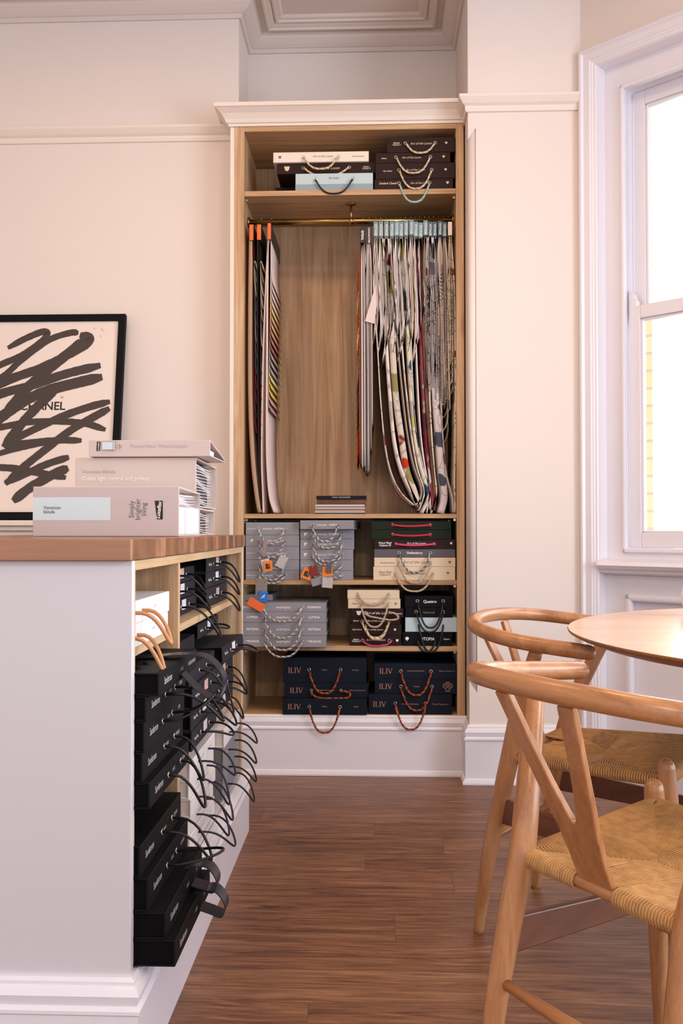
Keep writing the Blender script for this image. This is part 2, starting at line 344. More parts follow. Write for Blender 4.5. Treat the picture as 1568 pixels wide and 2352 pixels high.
class MB:
    def __init__(s):
        s.v, s.f, s.m, s.s = [], [], [], []
    def add(s, verts, faces, mat=0, smooth=False, T=None):
        o = len(s.v)
        s.v += [(T @ Vector(v)) if T is not None else Vector(v) for v in verts]
        for f in faces:
            s.f.append(tuple(o + i for i in f)); s.m.append(mat); s.s.append(smooth)
    def box(s, a, b, mat=0, bev=0.0, T=None, seg=2):
        x0, y0, z0 = (min(a[i], b[i]) for i in range(3)); x1, y1, z1 = (max(a[i], b[i]) for i in range(3))
        vs = [(x0, y0, z0), (x1, y0, z0), (x1, y1, z0), (x0, y1, z0), (x0, y0, z1), (x1, y0, z1), (x1, y1, z1), (x0, y1, z1)]
        fs = [(0, 3, 2, 1), (4, 5, 6, 7), (0, 1, 5, 4), (1, 2, 6, 5), (2, 3, 7, 6), (3, 0, 4, 7)]
        if bev:
            bm = bmesh.new(); bv = [bm.verts.new(v) for v in vs]
            for f in fs: bm.faces.new([bv[i] for i in f])
            bmesh.ops.bevel(bm, geom=bm.edges[:], offset=bev, segments=seg, affect='EDGES', profile=0.5)
            bm.verts.index_update()
            vs = [v.co.copy() for v in bm.verts]; fs = [tuple(v.index for v in f.verts) for f in bm.faces]; bm.free()
        s.add(vs, fs, mat, False, T)
    def tube(s, path, r, mat=0, sides=8, caps=True, T=None, flat=None):
        """sweep a circle (or an ellipse flat=(a,b) times r) along path; r a number or one per point"""
        P = [Vector(p) for p in path]; n = len(P)
        R = [r] * n if isinstance(r, (int, float)) else list(r)
        tg = [(P[min(i + 1, n - 1)] - P[max(i - 1, 0)]).normalized() for i in range(n)]
        up = Vector((0, 0, 1)) if abs(tg[0].z) < 0.9 else Vector((0, 1, 0))
        nv = (up - tg[0] * up.dot(tg[0])).normalized()
        vs, fs = [], []
        fa, fb = flat or (1, 1)
        for i in range(n):
            if i:
                q = tg[i - 1].rotation_difference(tg[i]); nv = q @ nv
            bn = tg[i].cross(nv)
            for k in range(sides):
                a = 2 * pi * k / sides
                vs.append(P[i] + nv * (cos(a) * R[i] * fa) + bn * (sin(a) * R[i] * fb))
        for i in range(n - 1):
            for k in range(sides):
                k2 = (k + 1) % sides
                fs.append((i * sides + k, i * sides + k2, (i + 1) * sides + k2, (i + 1) * sides + k))
        if caps:
            fs.append(tuple(range(sides - 1, -1, -1))); fs.append(tuple((n - 1) * sides + k for k in range(sides)))
        s.add(vs, fs, mat, True, T)
    def rope(s, path, R, mats=(0, 1, 0), T=None, turns_per=2.2):
        """three-strand twisted rope along path"""
        P = [Vector(p) for p in path]; n = len(P)
        L = [0.0]
        for i in range(1, n): L.append(L[-1] + (P[i] - P[i - 1]).length)
        tg = [(P[min(i + 1, n - 1)] - P[max(i - 1, 0)]).normalized() for i in range(n)]
        up = Vector((0, 1, 0)) if abs(tg[0].y) < 0.9 else Vector((0, 0, 1))
        nv = (up - tg[0] * up.dot(tg[0])).normalized(); fr = []
        for i in range(n):
            if i: nv = tg[i - 1].rotation_difference(tg[i]) @ nv
            fr.append((nv.copy(), tg[i].cross(nv)))
        for k in range(3):
            pp = []
            for i in range(n):
                a = 2 * pi * (k / 3 + L[i] / (R * 2 * turns_per))
                pp.append(P[i] + (fr[i][0] * cos(a) + fr[i][1] * sin(a)) * R * 0.5)
            s.tube(pp, R * 0.56, mats[k % len(mats)], 5, True, T)
    def ring(s, c, R, r, mat=0, axis='Y', T=None, n=12):
        pts = []
        for k in range(n + 1):
            a = 2 * pi * k / n
            u, w = cos(a) * R, sin(a) * R
            pts.append(Vector(c) + (Vector((u, 0, w)) if axis == 'Y' else Vector((u, w, 0))))
        s.tube(pts, r, mat, 5, False, T)
    def lathe(s, prof, n=24, mat=0, T=None):
        vs, fs = [], []
        for (r, z) in prof:
            for k in range(n):
                a = 2 * pi * k / n; vs.append((r * cos(a), r * sin(a), z))
        for i in range(len(prof) - 1):
            for k in range(n):
                k2 = (k + 1) % n; fs.append((i * n + k, i * n + k2, (i + 1) * n + k2, (i + 1) * n + k))
        s.add(vs, fs, mat, True, T)
    def prism(s, poly, h, mat=0, T=None):
        """poly in XZ, extruded in +Y by h"""
        n = len(poly)
        vs = [(p[0], 0, p[1]) for p in poly] + [(p[0], h, p[1]) for p in poly]
        fs = [tuple(range(n)), tuple(range(2 * n - 1, n - 1, -1))] + [(i, i + n, (i + 1) % n + n, (i + 1) % n) for i in range(n)]
        s.add(vs, fs, mat, False, T)
    def text(s, body, x, z, h, mat=0, T=None, shear=0.0, sx=1.0, bold=0.0, y=-0.0006, rot=0.0, align='CENTER'):
        """lettering standing in the XZ plane facing -Y; h is the capital height"""
        vs, fs = text_mesh(body, shear, bold, align)
        k = h / 0.70; c, d = cos(rot), sin(rot)
        pv = []
        for v in vs:
            a, b2 = v.x * k * sx, v.y * k
            pv.append((x + a * c - b2 * d, y, z + a * d + b2 * c))
        s.add(pv, fs, mat, False, T)
    def poly(s, pts, mat=0, T=None):
        s.add(pts, [tuple(range(len(pts)))], mat, False, T)
    def ribbon(s, pts, widths, mat=0, T=None, nrm=Vector((0, -1, 0))):
        P = [Vector(p) for p in pts]; n = len(P); vs = []
        for i in range(n):
            t = (P[min(i + 1, n - 1)] - P[max(i - 1, 0)]).normalized(); sd = t.cross(nrm).normalized()
            w = widths[i] if not isinstance(widths, (int, float)) else widths
            vs += [P[i] - sd * w / 2, P[i] + sd * w / 2]
        s.add(vs, [(2 * i, 2 * i + 1, 2 * i + 3, 2 * i + 2) for i in range(n - 1)], mat, False, T)
    def build(s, name, mats, parent=None, rel=None, autosmooth=False):
        me = bpy.data.meshes.new(name)
        off = Vector(rel) if rel is not None else (Vector(parent.location) if (parent is not None and rel is None and parent.get('_w')) else Vector((0, 0, 0)))
        me.from_pydata([tuple(v - off) for v in s.v], [], s.f)
        for k in (mats if isinstance(mats, (list, tuple)) else [mats]): me.materials.append(M[k])
        me.polygons.foreach_set('material_index', s.m); me.polygons.foreach_set('use_smooth', s.s)
        bm = bmesh.new(); bm.from_mesh(me); bmesh.ops.recalc_face_normals(bm, faces=bm.faces[:]); bm.to_mesh(me); bm.free()
        me.update()
        o = bpy.data.objects.new(name, me); COL.objects.link(o)
        if parent is not None: o.parent = parent
        return o

def thing(name, label, cat, loc=(0, 0, 0), rotz=0.0, group=None, world=True, rot=None):
    """Empty at a thing's base; world=True: its parts are given in world coordinates"""
    o = bpy.data.objects.new(name, None); COL.objects.link(o); o.location = loc
    o.rotation_euler = rot if rot is not None else (0, 0, rotz)
    o.empty_display_size = 0.02
    if label: o['label'] = label
    if cat: o['category'] = cat
    if group: o['group'] = group
    if world: o['_w'] = 1
    return o
def tag(o, label, cat, group=None):
    o['label'] = label; o['category'] = cat
    if group: o['group'] = group
    return o
def struct(o):
    o['kind'] = 'structure'; return o
ORD = ['first', 'second', 'third', 'fourth', 'fifth', 'sixth', 'seventh', 'eighth', 'ninth', 'tenth', 'eleventh', 'twelfth', 'thirteenth', 'fourteenth', 'fifteenth']

def sweep(mb, path, prof, mat=0, side=-1, cap=True, smooth=False):
    """moulding: prof [(out, z)] carried along the XY path with mitred corners; side=-1: out is to the right of travel"""
    P = [Vector((p[0], p[1])) for p in path]; n = len(P)
    nr = []
    for i in range(n - 1):
        d = (P[i + 1] - P[i]).normalized(); nr.append(Vector((d.y, -d.x)) * (1 if side == -1 else -1))
    rows = []
    for i in range(n):
        if i == 0: m_ = nr[0]
        elif i == n - 1: m_ = nr[-1]
        else:
            a = nr[i - 1] + nr[i]; a.normalize(); m_ = a / max(0.25, a.dot(nr[i]))
        rows.append([(P[i].x + m_.x * o, P[i].y + m_.y * o, z) for (o, z) in prof])
    k = len(prof); vs = [v for r in rows for v in r]; fs = []
    for i in range(n - 1):
        for j in range(k - 1):
            fs.append((i * k + j, i * k + j + 1, (i + 1) * k + j + 1, (i + 1) * k + j))
    if cap:
        fs.append(tuple(range(k))); fs.append(tuple((n - 1) * k + j for j in range(k - 1, -1, -1)))
    mb.add(vs, fs, mat, smooth)

# ================================================================== the room
YU = 3.635                                   # front plane of the alcove unit
BX, PX = -0.567, 0.3615                      # alcove left and right corners
YB, YA, YP = 3.755, 4.04, 3.53               # breast, alcove back, pier
ZC = 3.185                                   # ceiling
TH = radians(47.8)
CW = at(1335, 600, YP); CW.z = 0
WD, ND = Vector((sin(TH), -cos(TH), 0)), Vector((cos(TH), sin(TH), 0))
TW = Matrix(((WD.x, ND.x, 0, CW.x), (WD.y, ND.y, 0, CW.y), (0, 0, 1, 0), (0, 0, 0, 1)))   # s along the window wall, d outwards, z

b = MB(); b.box((-3.2, -2.5, -0.05), (4.5, 4.1, 0)); struct(b.build('floor', 'floor'))
b = MB(); b.box((-3.2, -2.5, ZC), (4.5, 4.1, ZC + 0.08)); struct(b.build('ceiling', 'ceiling'))
b = MB(); b.box((-3.2, YB, 0), (BX, 4.1, ZC)); struct(b.build('wall_left', 'wall'))
b = MB(); b.box((BX, YA, 0), (PX, 4.1, ZC)); struct(b.build('wall_back', 'wall'))
b = MB(); b.box((-3.2, -2.5, 0), (-3.1, YB, ZC)); struct(b.build('wall_side', 'wall'))
b = MB()
cs, zl, zh = 0.03, 0.345, 2.53
b.box((PX + cs, YP, 0), (CW.x + 0.001, 4.1, ZC)); b.box((PX, YP + cs, 0), (PX + cs, 4.1, ZC))
b.box((PX, YP, 0), (PX + cs, YP + cs, zl)); b.box((PX, YP, zh), (PX + cs, YP + cs, ZC))
b.tube([(PX + 0.017, YP + 0.017, zl), (PX + 0.017, YP + 0.017, zh)], 0.0165, 0, 16)
for z, sg in ((zl, 1), (zh, -1)):            # lamb's-tongue stops
    b.prism([(0, 0), (cs, 0), (cs * 0.5, sg * 0.02), (0, sg * 0.045)], cs, 0, Matrix.Translation((PX, YP, z)))
struct(b.build('wall_right', 'wall'))

# canted window wall with its opening
SL, SR, ZS, ZT = 0.068, 1.13, 0.80, 2.745    # opening
b = MB()
b.box((0, 0, ZT), (1.2, 0.25, ZC), 0, 0, TW); b.box((-0.02, 0.0, 0), (SL, 0.25, ZT), 0, 0, TW); b.box((SR, 0, 0), (1.2, 0.25, ZT), 0, 0, TW); b.box((SL, 0.1, 0), (SR, 0.25, ZS), 0, 0, TW)
struct(b.build('wall_window', 'wall'))
win = thing('window_1', None, None, (TW @ Vector((0.6, 0, 0)))); win['kind'] = 'structure'
win['_w'] = 1
arch = [(0, 0), (0, -0.018), (0.006, -0.026), (0.014, -0.026), (0.020, -0.016), (0.044, -0.015), (0.048, -0.011), (0.053, -0.010), (0.057, -0.006), (0.064, -0.005), (0.068, 0)]
def arch_piece(mb):
    """architrave carried up the left side, over the head and down the right"""
    rows = []
    for (s0, z0, ds, dz) in ((SL, 0.0, -1, 0), (SL, ZT, -1, 1), (SR, ZT, 1, 1), (SR, 0.0, 1, 0)):
        rows.append([(s0 + ds * (0.068 - o), d, z0 + dz * (0.068 - o)) for (o, d) in arch])
    k = len(arch); vs = [v for r in rows for v in r]
    fs = [(i * k + j, i * k + j + 1, (i + 1) * k + j + 1, (i + 1) * k + j) for i in range(3) for j in range(k - 1)]
    mb.add(vs, fs, 0, False, TW)
b = MB(); arch_piece(b); b.build('architrave', 'gloss_white', win)
b = MB()                                     # reveal linings and box frame
b.box((SL - 0.012, 0.001, 0), (SL + 0.002, 0.08, ZT), 0, 0, TW); b.box((SR - 0.002, 0.001, 0), (SR + 0.012, 0.08, ZT), 0, 0, TW); b.box((SL, 0.001, ZT - 0.002), (SR, 0.08, ZT + 0.012), 0, 0, TW)
b.box((SL, 0.06, ZS), (0.140, 0.2, ZT), 0, 0, TW); b.box((1.06, 0.06, ZS), (SR, 0.2, ZT), 0, 0, TW); b.box((0.140, 0.06, 2.655), (1.06, 0.2, ZT), 0, 0, TW)
b.box((0.140, 0.06, ZS), (1.06, 0.2, 0.895), 0, 0, TW)
for (x0, x1, z0, z1) in ((0.136, 0.150, 0.885, 2.66), (1.05, 1.064, 0.885, 2.66), (0.136, 1.064, 2.645, 2.660), (0.136, 1.064, 0.885, 0.902)):
    b.box((x0, 0.048, z0), (x1, 0.075, z1), 0, 0.004, TW)
b.build('box_frame', 'gloss_white', win)
def sash(name, d0, z0, z1, bot, top, horn):
    b = MB(); s0, s1, st = 0.150, 1.05, 0.045
    b.box((s0, d0, z0), (s0 + st, d0 + 0.04, z1), 0, 0.003, TW); b.box((s1 - st, d0, z0), (s1, d0 + 0.04, z1), 0, 0.003, TW)
    b.box((s0 + st, d0, z0), (s1 - st, d0 + 0.04, z0 + bot), 0, 0.003, TW); b.box((s0 + st, d0, z1 - top), (s1 - st, d0 + 0.04, z1), 0, 0.003, TW)
    for (x0, x1, q0, q1) in ((s0 + st, s0 + st + 0.008, z0 + bot, z1 - top), (s1 - st - 0.008, s1 - st, z0 + bot, z1 - top), (s0 + st, s1 - st, z0 + bot, z0 + bot + 0.008), (s0 + st, s1 - st, z1 - top - 0.008, z1 - top)):
        b.box((x0, d0 + 0.008, q0), (x1, d0 + 0.032, q1), 0, 0.002, TW)
    if horn:
        for x in (s0, s1 - 0.03):
            b.prism([(x, 0), (x + 0.03, 0), (x + 0.03, 0.02), (x + 0.024, 0.028), (x + 0.02, 0.045), (x + 0.008, 0.06), (x, 0.064)], 0.03, 0, TW @ Matrix.Translation((0, d0 + 0.003, z1 - 0.001)))
    o = b.build(name, 'gloss_white', win)
    g = MB(); g.box((s0 + st, d0 + 0.018, z0 + bot), (s1 - st, d0 + 0.022, z1 - top), 0, 0, TW)
    p = g.build('pane', 'glass', o, rel=win.location)
sash('lower_sash', 0.085, 0.902, 1.818, 0.057, 0.05, True)
sash('upper_sash', 0.135, 1.775, 2.655, 0.043, 0.055, False)
b = MB()
sill = [(0, 0.858), (0.012, 0.860), (0.03, 0.858), (0.045, 0.850), (0.050, 0.838), (0.045, 0.826), (0.036, 0.820), (0.036, 0.812), (0.028, 0.806), (0.012, 0.800), (0, 0.798)]
rows = [[(s, 0.075 - 2.2 * o, z) for (o, z) in sill] for s in (0.072, SR - 0.004)]
k = len(sill); b.add(rows[0] + rows[1], [(j, j + 1, k + j + 1, k + j) for j in range(k - 1)] + [tuple(range(k)), tuple(range(k, 2 * k))], 0, False, TW)
b.build('window_sill', 'gloss_white', win)
b = MB()                                     # panelled apron under the sill
b.box((SL, 0.07, 0.0), (SR, 0.10, 0.80), 0, 0, TW)
for (x0, x1, z0, z1) in ((SL, 0.152, 0.2, 0.80), (1.05, SR, 0.2, 0.80), (0.152, 1.05, 0.728, 0.80), (0.152, 1.05, 0.2, 0.30)):
    b.box((x0, 0.045, z0), (x1, 0.071, z1), 0, 0, TW)
for (x0, x1, z0, z1) in ((0.150, 0.176, 0.30, 0.73), (1.026, 1.052, 0.30, 0.73), (0.15, 1.052, 0.704, 0.73), (0.15, 1.052, 0.30, 0.326)):
    b.box((x0, 0.036, z0), (x1, 0.071, z1), 0, 0.009, TW)
b.build('apron_panel', 'gloss_white', win)

# cornice round the ceiling
cprof = [(0, 3.105), (0.010, 3.105), (0.016, 3.113), (0.016, 3.120), (0.024, 3.122), (0.038, 3.130), (0.058, 3.146), (0.064, 3.156), (0.070, 3.157), (0.070, 3.167), (0.098, 3.168),
         (0.100, 3.153), (0.110, 3.153), (0.112, 3.161), (0.126, 3.165), (0.136, 3.173), (0.140, 3.165), (0.150, 3.165), (0.152, 3.173), (0.165, 3.176), (0.176, 3.186)]
b = MB(); sweep(b, [(-3.1, YB), (BX, YB), (BX, YA), (PX, YA), (PX, YP), (CW.x, YP), (TW @ Vector((1.2, 0, 0)))[:2]], cprof, 0, cap=False)
struct(b.build('trim_1', 'ceiling'))
# picture rail
rprof = [(0, 2.590), (0.008, 2.592), (0.012, 2.604), (0.012, 2.612), (0.022, 2.620), (0.032, 2.634), (0.036, 2.640), (0.036, 2.650), (0, 2.652)]
b = MB(); sweep(b, [(-3.1, YB), (BX, YB), (BX, YA), (PX, YA), (PX, YP), (CW.x - 0.012, YP)], rprof, 0)
struct(b.build('trim_2', 'joinery_white'))
def skirt(h, t=0.018, shoe=True):
    return [(0, h), (t * 0.35, h), (t * 0.6, h - 0.006), (t * 0.6, h - 0.012), (t * 0.9, h - 0.016), (t * 1.15, h - 0.026), (t * 1.0, h - 0.038), (t * 0.9, h - 0.044), (t * 1.25, h - 0.050), (t * 1.25, h - 0.056), (t, h - 0.060)] + ([(t, 0.022), (t * 1.35, 0.018), (t * 1.6, 0.006), (t * 1.6, 0)] if shoe else [(t, 0)])
b = MB(); sweep(b, [(PX, YU - 0.002), (PX, YP), (CW.x + 0.02, YP)], skirt(0.2235), 0); struct(b.build('baseboard_right', 'gloss_white'))
b = MB(); sweep(b, [(TW @ Vector((-0.0, 0.045, 0)))[:2], (TW @ Vector((1.2, 0.045, 0)))[:2]], skirt(0.20), 0); struct(b.build('baseboard_window', 'gloss_white'))
b = MB(); sweep(b, [(-3.1, YB), (BX - 0.02, YB)], skirt(0.2), 0); struct(b.build('baseboard_left', 'gloss_white'))

# outside: stock-brick reveal of the next bay
b = MB(); b.box((-0.30, 0.55, -0.5), (0.022, 0.75, 3.3), 0, 0, TW)
struct(b.build('wall_outside', 'brick'))

# ================================================================== fireplace, picture
fp = thing('fireplace_surround', 'cream painted fireplace surround against the chimney breast, its mantelshelf under the framed print', 'fireplace', (-1.15, YB, 0))
b = MB(); b.box((-1.80, 3.455, 0.985), (-0.72, YB, 1.0065), 0, 0.004); b.box((-1.78, 3.475, 0.966), (-0.74, YB, 0.985), 0, 0.004); b.box((-1.76, 3.495, 0.945), (-0.76, YB, 0.966), 0, 0.004)
b.build('mantelshelf', 'cream_light', fp)
b = MB(); b.box((-1.72, 3.58, 0.74), (-0.80, YB, 0.945), 0, 0.003); b.build('frieze', 'cream_light', fp)
for x in (-1.72, -0.96):
    b = MB(); b.box((x, 3.58, 0.0), (x + 0.16, YB, 0.74), 0, 0.004); b.build('jamb', 'cream_light', fp)
b = MB(); b.box((-1.56, 3.70, 0), (-0.96, YB, 0.74)); b.build('hearth_back', 'charcoal', fp)

# framed print leaning on the mantelshelf: local x across, z up, y back
pw, ph = 0.68, 0.858
lean = atan(0.13 / 0.85)
pr = at(277, 960, 3.64).x
pic = thing('framed_print', 'black framed print of loose black brush strokes leaning on the mantelshelf', 'picture', (pr - pw / 2, 3.575, 1.0125), world=False, rot=(-lean, 0, 0))
fw = 0.029
b = MB()
b.box((-pw / 2, 0, 0), (-pw / 2 + fw, 0.025, ph), 0, 0.002); b.box((pw / 2 - fw, 0, 0), (pw / 2, 0.025, ph), 0, 0.002)
b.box((-pw / 2 + fw, 0, 0), (pw / 2 - fw, 0.025, fw), 0, 0.002); b.box((-pw / 2 + fw, 0, ph - fw), (pw / 2 - fw, 0.025, ph), 0, 0.002)
b.build('frame', 'black', pic)
b = MB(); b.box((-pw / 2 + fw, 0.010, fw), (pw / 2 - fw, 0.018, ph - fw), 0)
# brush strokes and lettering, laid out on the sheet (u right from the sheet's right edge, v down from its top)
def sheet(u, v, y=0.0094):
    k = 1.0 / 2.8 * 3.62 / F              # sheet units of the layout to metres
    x = pw / 2 - fw - (757 - u + (v - 112) * 0.018) * k * 1.0
    z = ph - fw - (v - 112) * k * 1.025
    return Vector((max(-pw / 2 + fw + 0.002, min(pw / 2 - fw - 0.002, x)), y, max(fw + 0.002, z)))
strokes = [
    ([(20, 290), (130, 228), (240, 182), (278, 190), (255, 238), (130, 335), (0, 395), (-120, 450)], 42),
    ([(-120, 560), (20, 470), (120, 372), (290, 240), (430, 190), (490, 190)], 40),
    ([(500, 205), (565, 222), (545, 270), (420, 345), (250, 430), (60, 500), (-100, 580)], 56),
    ([(540, 235), (430, 330), (270, 470), (150, 590), (20, 770)], 62),
    ([(-100, 640), (30, 590), (200, 545), (420, 470), (655, 412)], 56),
    ([(672, 490), (520, 525), (330, 575), (180, 640), (30, 745), (-80, 840)], 66),
    ([(370, 570), (250, 690), (150, 810), (52, 955)], 58),
    ([(-120, 850), (60, 815), (200, 790), (400, 785), (580, 800), (718, 842)], 40),
    ([(735, 655), (600, 690), (430, 750), (260, 830), (140, 890), (55, 940)], 46),
    ([(735, 700), (620, 765), (480, 850), (330, 970), (200, 1080), (85, 1195)], 48),
    ([(55, 945), (220, 925), (400, 910), (565, 912)], 40),
    ([(-100, 1040), (60, 985), (220, 945), (340, 920)], 36),
    ([(-100, 1085), (100, 1090), (260, 1115), (480, 1155)], 42),
    ([(490, 1020), (350, 1065), (220, 1125), (80, 1185)], 44),
    ([(490, 1090), (370, 1145), (240, 1225), (145, 1305)], 58)]
for i, (pts, w) in enumerate(strokes):
    cp = catmull([(p[0], p[1], 0) for p in pts], 10)
    n = len(cp); ws = []
    for j in range(n):
        e = min(1.0, 0.60 + 5.0 * min(j, n - 1 - j) / n)
        ws.append(w * 1.12 * e * (0.95 + 0.10 * random.random()) / 2.8 * 3.62 / F)
    b.ribbon([sheet(p.x, p.y, 0.0093 - i * 0.00004) for p in cp], ws, 1)
c = sheet(286, 685, 0)
b.text('CHANEL', c.x, c.z, 0.034, 2, sx=1.0, bold=0.02, y=0.0098)
c = sheet(413, 626, 0); b.text('RE', c.x, c.z, 0.008, 2, y=0.0098)
for (u, v) in ((590, 155), (640, 160), (648, 168), (635, 208)):
    a = sheet(u, v); q = sheet(u + 9, v + 12); b.ribbon([a, q], 0.0012, 1)
plain('paper', '#e6d8cd', 0.7); plain('brush_ink', '#41352f', 0.55, bump=0.3, bscale=120)
b.build('art_sheet', ['paper', 'brush_ink', 'ink_black'], pic)

# ================================================================== alcove shelving unit
UL, UR = at(537, 900, YU).x, at(1066, 900, YU).x
IL, IR = at(559.5, 900, YU).x, at(1048, 900, YU).x
unit = thing('alcove_shelving_unit', 'tall oak shelving unit with cream cornice and white plinth built into the alcove', 'shelving unit', (-0.11, YU, 0))
ZB, S4, S3, S2, S1, ZTOP = 0.238, 0.508, 0.769, 1.034, 2.337, 2.593
for x0, x1 in ((UL, IL), (IR, UR)):
    b = MB(); b.box((x0, YU, ZB - 0.02), (x1, 4.02, ZTOP + 0.004), 0, 0.001); b.build('side_panel', 'oak_v', unit)
b = MB(); b.box((UL, 4.02, 0.2), (UR, 4.036, ZTOP)); b.build('back_panel', 'oak_v', unit)
b = MB(); b.box((IL, YU, ZTOP - 0.016), (IR, 4.02, ZTOP + 0.004), 0, 0.001); b.build('top_panel', 'oak_h', unit)
for z, t in ((S1, 0.021), (S2, 0.018), (S3, 0.018), (S4, 0.020)):
    b = MB(); b.box((IL, YU + 0.004, z - t), (IR, 4.02, z), 0, 0.0012); sh = b.build('shelf', 'oak_h', unit)
    for x in (IL, IR):
        for y in (YU + 0.03, 3.95):
            sg = 1 if x == IL else -1
            p = MB(); p.box((x, y - 0.005, z - t - 0.012), (x + sg * 0.012, y + 0.005, z - t), 0, 0.002); p.build('shelf_support', 'chrome', sh, rel=unit.location)
b = MB(); b.box((IL, YU, ZB - 0.018), (IR, 4.02, ZB), 0, 0.001); b.build('bottom_panel', 'oak_h', unit)
b = MB(); b.box((UL - 0.0175, YU + 0.002, 0.2), (UL, YB + 0.0, ZTOP + 0.01), 0, 0.001); b.build('scribe_strip', 'joinery_white', unit)
crn = [(0.0, 2.597), (0.006, 2.597), (0.008, 2.606), (0.014, 2.608), (0.020, 2.622), (0.032, 2.640), (0.050, 2.655), (0.056, 2.658), (0.058, 2.672), (0.0, 2.674)]
b = MB(); sweep(b, [(UL - 0.0175, YB), (UL - 0.0175, YU), (UR + 0.006, YU)], crn, 0)
b.box((UL - 0.017, YU + 0.0005, 2.597), (UR + 0.006, YB, 2.672)); b.build('crown_moulding', 'joinery_white', unit)
b = MB(); b.box((UL - 0.0175, YU, 0), (UR + 0.004, YU + 0.06, 0.218)); sweep(b, [(UL - 0.0175, YU), (UR + 0.004, YU)], skirt(0.236, 0.014), 0); b.build('plinth', 'gloss_white', unit)
YR, ZR = 3.74, 2.244
b = MB(); b.tube([(IL + 0.001, YR, ZR), (IR - 0.001, YR, ZR)], 0.0125, 0, 20); b.build('hanging_rail', 'brass', unit)
rb = MB(); rx = at(806, 508, YR).x
rb.tube([(rx, YR, ZR), (rx, YR, S1 - 0.024)], 0.005, 0, 12); rb.lathe([(0, S1 - 0.0212), (0.02, S1 - 0.0214), (0.02, S1 - 0.025), (0.008, S1 - 0.028), (0.0, S1 - 0.028)], 20, 0, Matrix.Translation((rx, YR, 0)))
rb.tube([(rx - 0.009, YR, ZR), (rx + 0.009, YR, ZR)], 0.0148, 0, 20); rb.build('rail_bracket', 'brass', unit)
for x in (IL, IR):
    sg = 1 if x == IL else -1
    rb = MB(); rb.tube([(x + sg * 0.0005, YR, ZR), (x + sg * 0.008, YR, ZR)], 0.021, 0, 20); rb.build('rail_socket', 'brass', unit)

# ================================================================== sample books
def hang_path(e, zc, sag, out=0.012, n=26, skew=0.0, p=2.3):
    pts = []
    for i in range(n + 1):
        t = -1 + 2 * i / n
        a = abs(t)
        y = -out * min(1.0, (1 - a) * 9) if i not in (0, n) else 0.008
        pts.append((e * (1 if t > 0 else -1) * a ** 0.85 + skew * (1 - a ** 2), y, zc - sag * (1 - a ** p)))
    return pts
def loop_path(e, zc, out, droop, n=22, yaw=0.0):
    """a springy cord that stands out from the spine and sags"""
    pts = []
    for i in range(n + 1):
        a = pi * i / n
        o = 0.82 * out * sin(a) ** 0.75 if 0 < i < n else -0.006
        pts.append((-e * cos(a) * (1 - 0.12 * sin(a)) + yaw * sin(a), -o, zc + 0.12 * out * sin(a) * (1 - sin(a)) - 0.9 * droop * sin(a) ** 2))
    return pts
CRESTS = {}
def crest(mb, x, z, h, mat, kind='shield'):
    s = h / 2
    if kind == 'shield':
        mb.add([(x - s, -0.0006, z + s * 0.5), (x - s, -0.0006, z + s), (x - s * .3, -0.0006, z + s * .8), (x, -0.0006, z + s), (x + s * .3, -0.0006, z + s * .8), (x + s, -0.0006, z + s), (x + s, -0.0006, z + s * .5), (x + s * .75, -0.0006, z - s * .5), (x, -0.0006, z - s), (x - s * .75, -0.0006, z - s * .5)],
               [(0, 1, 2, 3, 4, 5, 6), (0, 6, 7, 8, 9)], mat)
    elif kind == 'square':
        for i in range(2):
            for j in range(2):
                if (i, j) != (1, 0):
                    mb.add([(x + (i - 1) * s + .1 * s, -0.0006, z + (j - 1) * s + .1 * s), (x + i * s, -0.0006, z + (j - 1) * s + .1 * s), (x + i * s, -0.0006, z + j * s), (x + (i - 1) * s + .1 * s, -0.0006, z + j * s)], [(0, 1, 2, 3)], mat)
    elif kind == 'ring':
        mb.ring((x, -0.0003, z), s * .7, s * .16, mat)
        mb.text('FibreGuard', x + s * 1.4, z, h * 0.55, mat, align='LEFT')
    elif kind == 'tree':
        pts = [(x + s * .8 * cos(a) * (1 + .12 * cos(7 * a)), -0.0006, z + s * .25 + s * .7 * sin(a)) for a in [2 * pi * k / 28 for k in range(28)]]
        mb.poly(pts, mat); mb.box((x - s * .12, -0.0008, z - s), (x + s * .12, -0.0004, z - s * .3), mat)
    elif kind == 'globe':
        mb.ring((x, -0.0003, z + s * .3), s * .5, s * .07, mat, n=18)
        mb.ring((x, -0.0003, z + s * .3), s * .22, s * .07, mat, n=12)
        for sg in (-1, 1):
            mb.tube(catmull([(x + sg * s * .75, -0.0004, z + s * .5), (x + sg * s * .8, -0.0004, z - s * .1), (x + sg * s * .3, -0.0004, z - s * .5), (x + sg * s * .2, -0.0004, z - s * .75)], 5), s * .08, mat, 5)
        mb.box((x - s * .5, -0.0007, z - s * .95), (x + s * .5, -0.0003, z - s * .85), mat)
    elif kind == 'script':
        pts = [(x + s * 6 * (k / 24 - .5) + s * .25 * cos(k * 1.3), -0.0003, z + s * (.42 * sin(k * 1.3) * (1.6 if k in (3, 4, 5, 15) else .8) + .25 * sin(k * .5))) for k in range(25)]
        mb.tube(catmull(pts, 3), s * .05, mat, 4)
    elif kind == 'patch':
        mb.add([(x - s, -0.0005, z - s), (x + s, -0.0005, z - s), (x + s, -0.0005, z + s), (x - s, -0.0005, z + s)], [(0, 1, 2, 3)], mat)
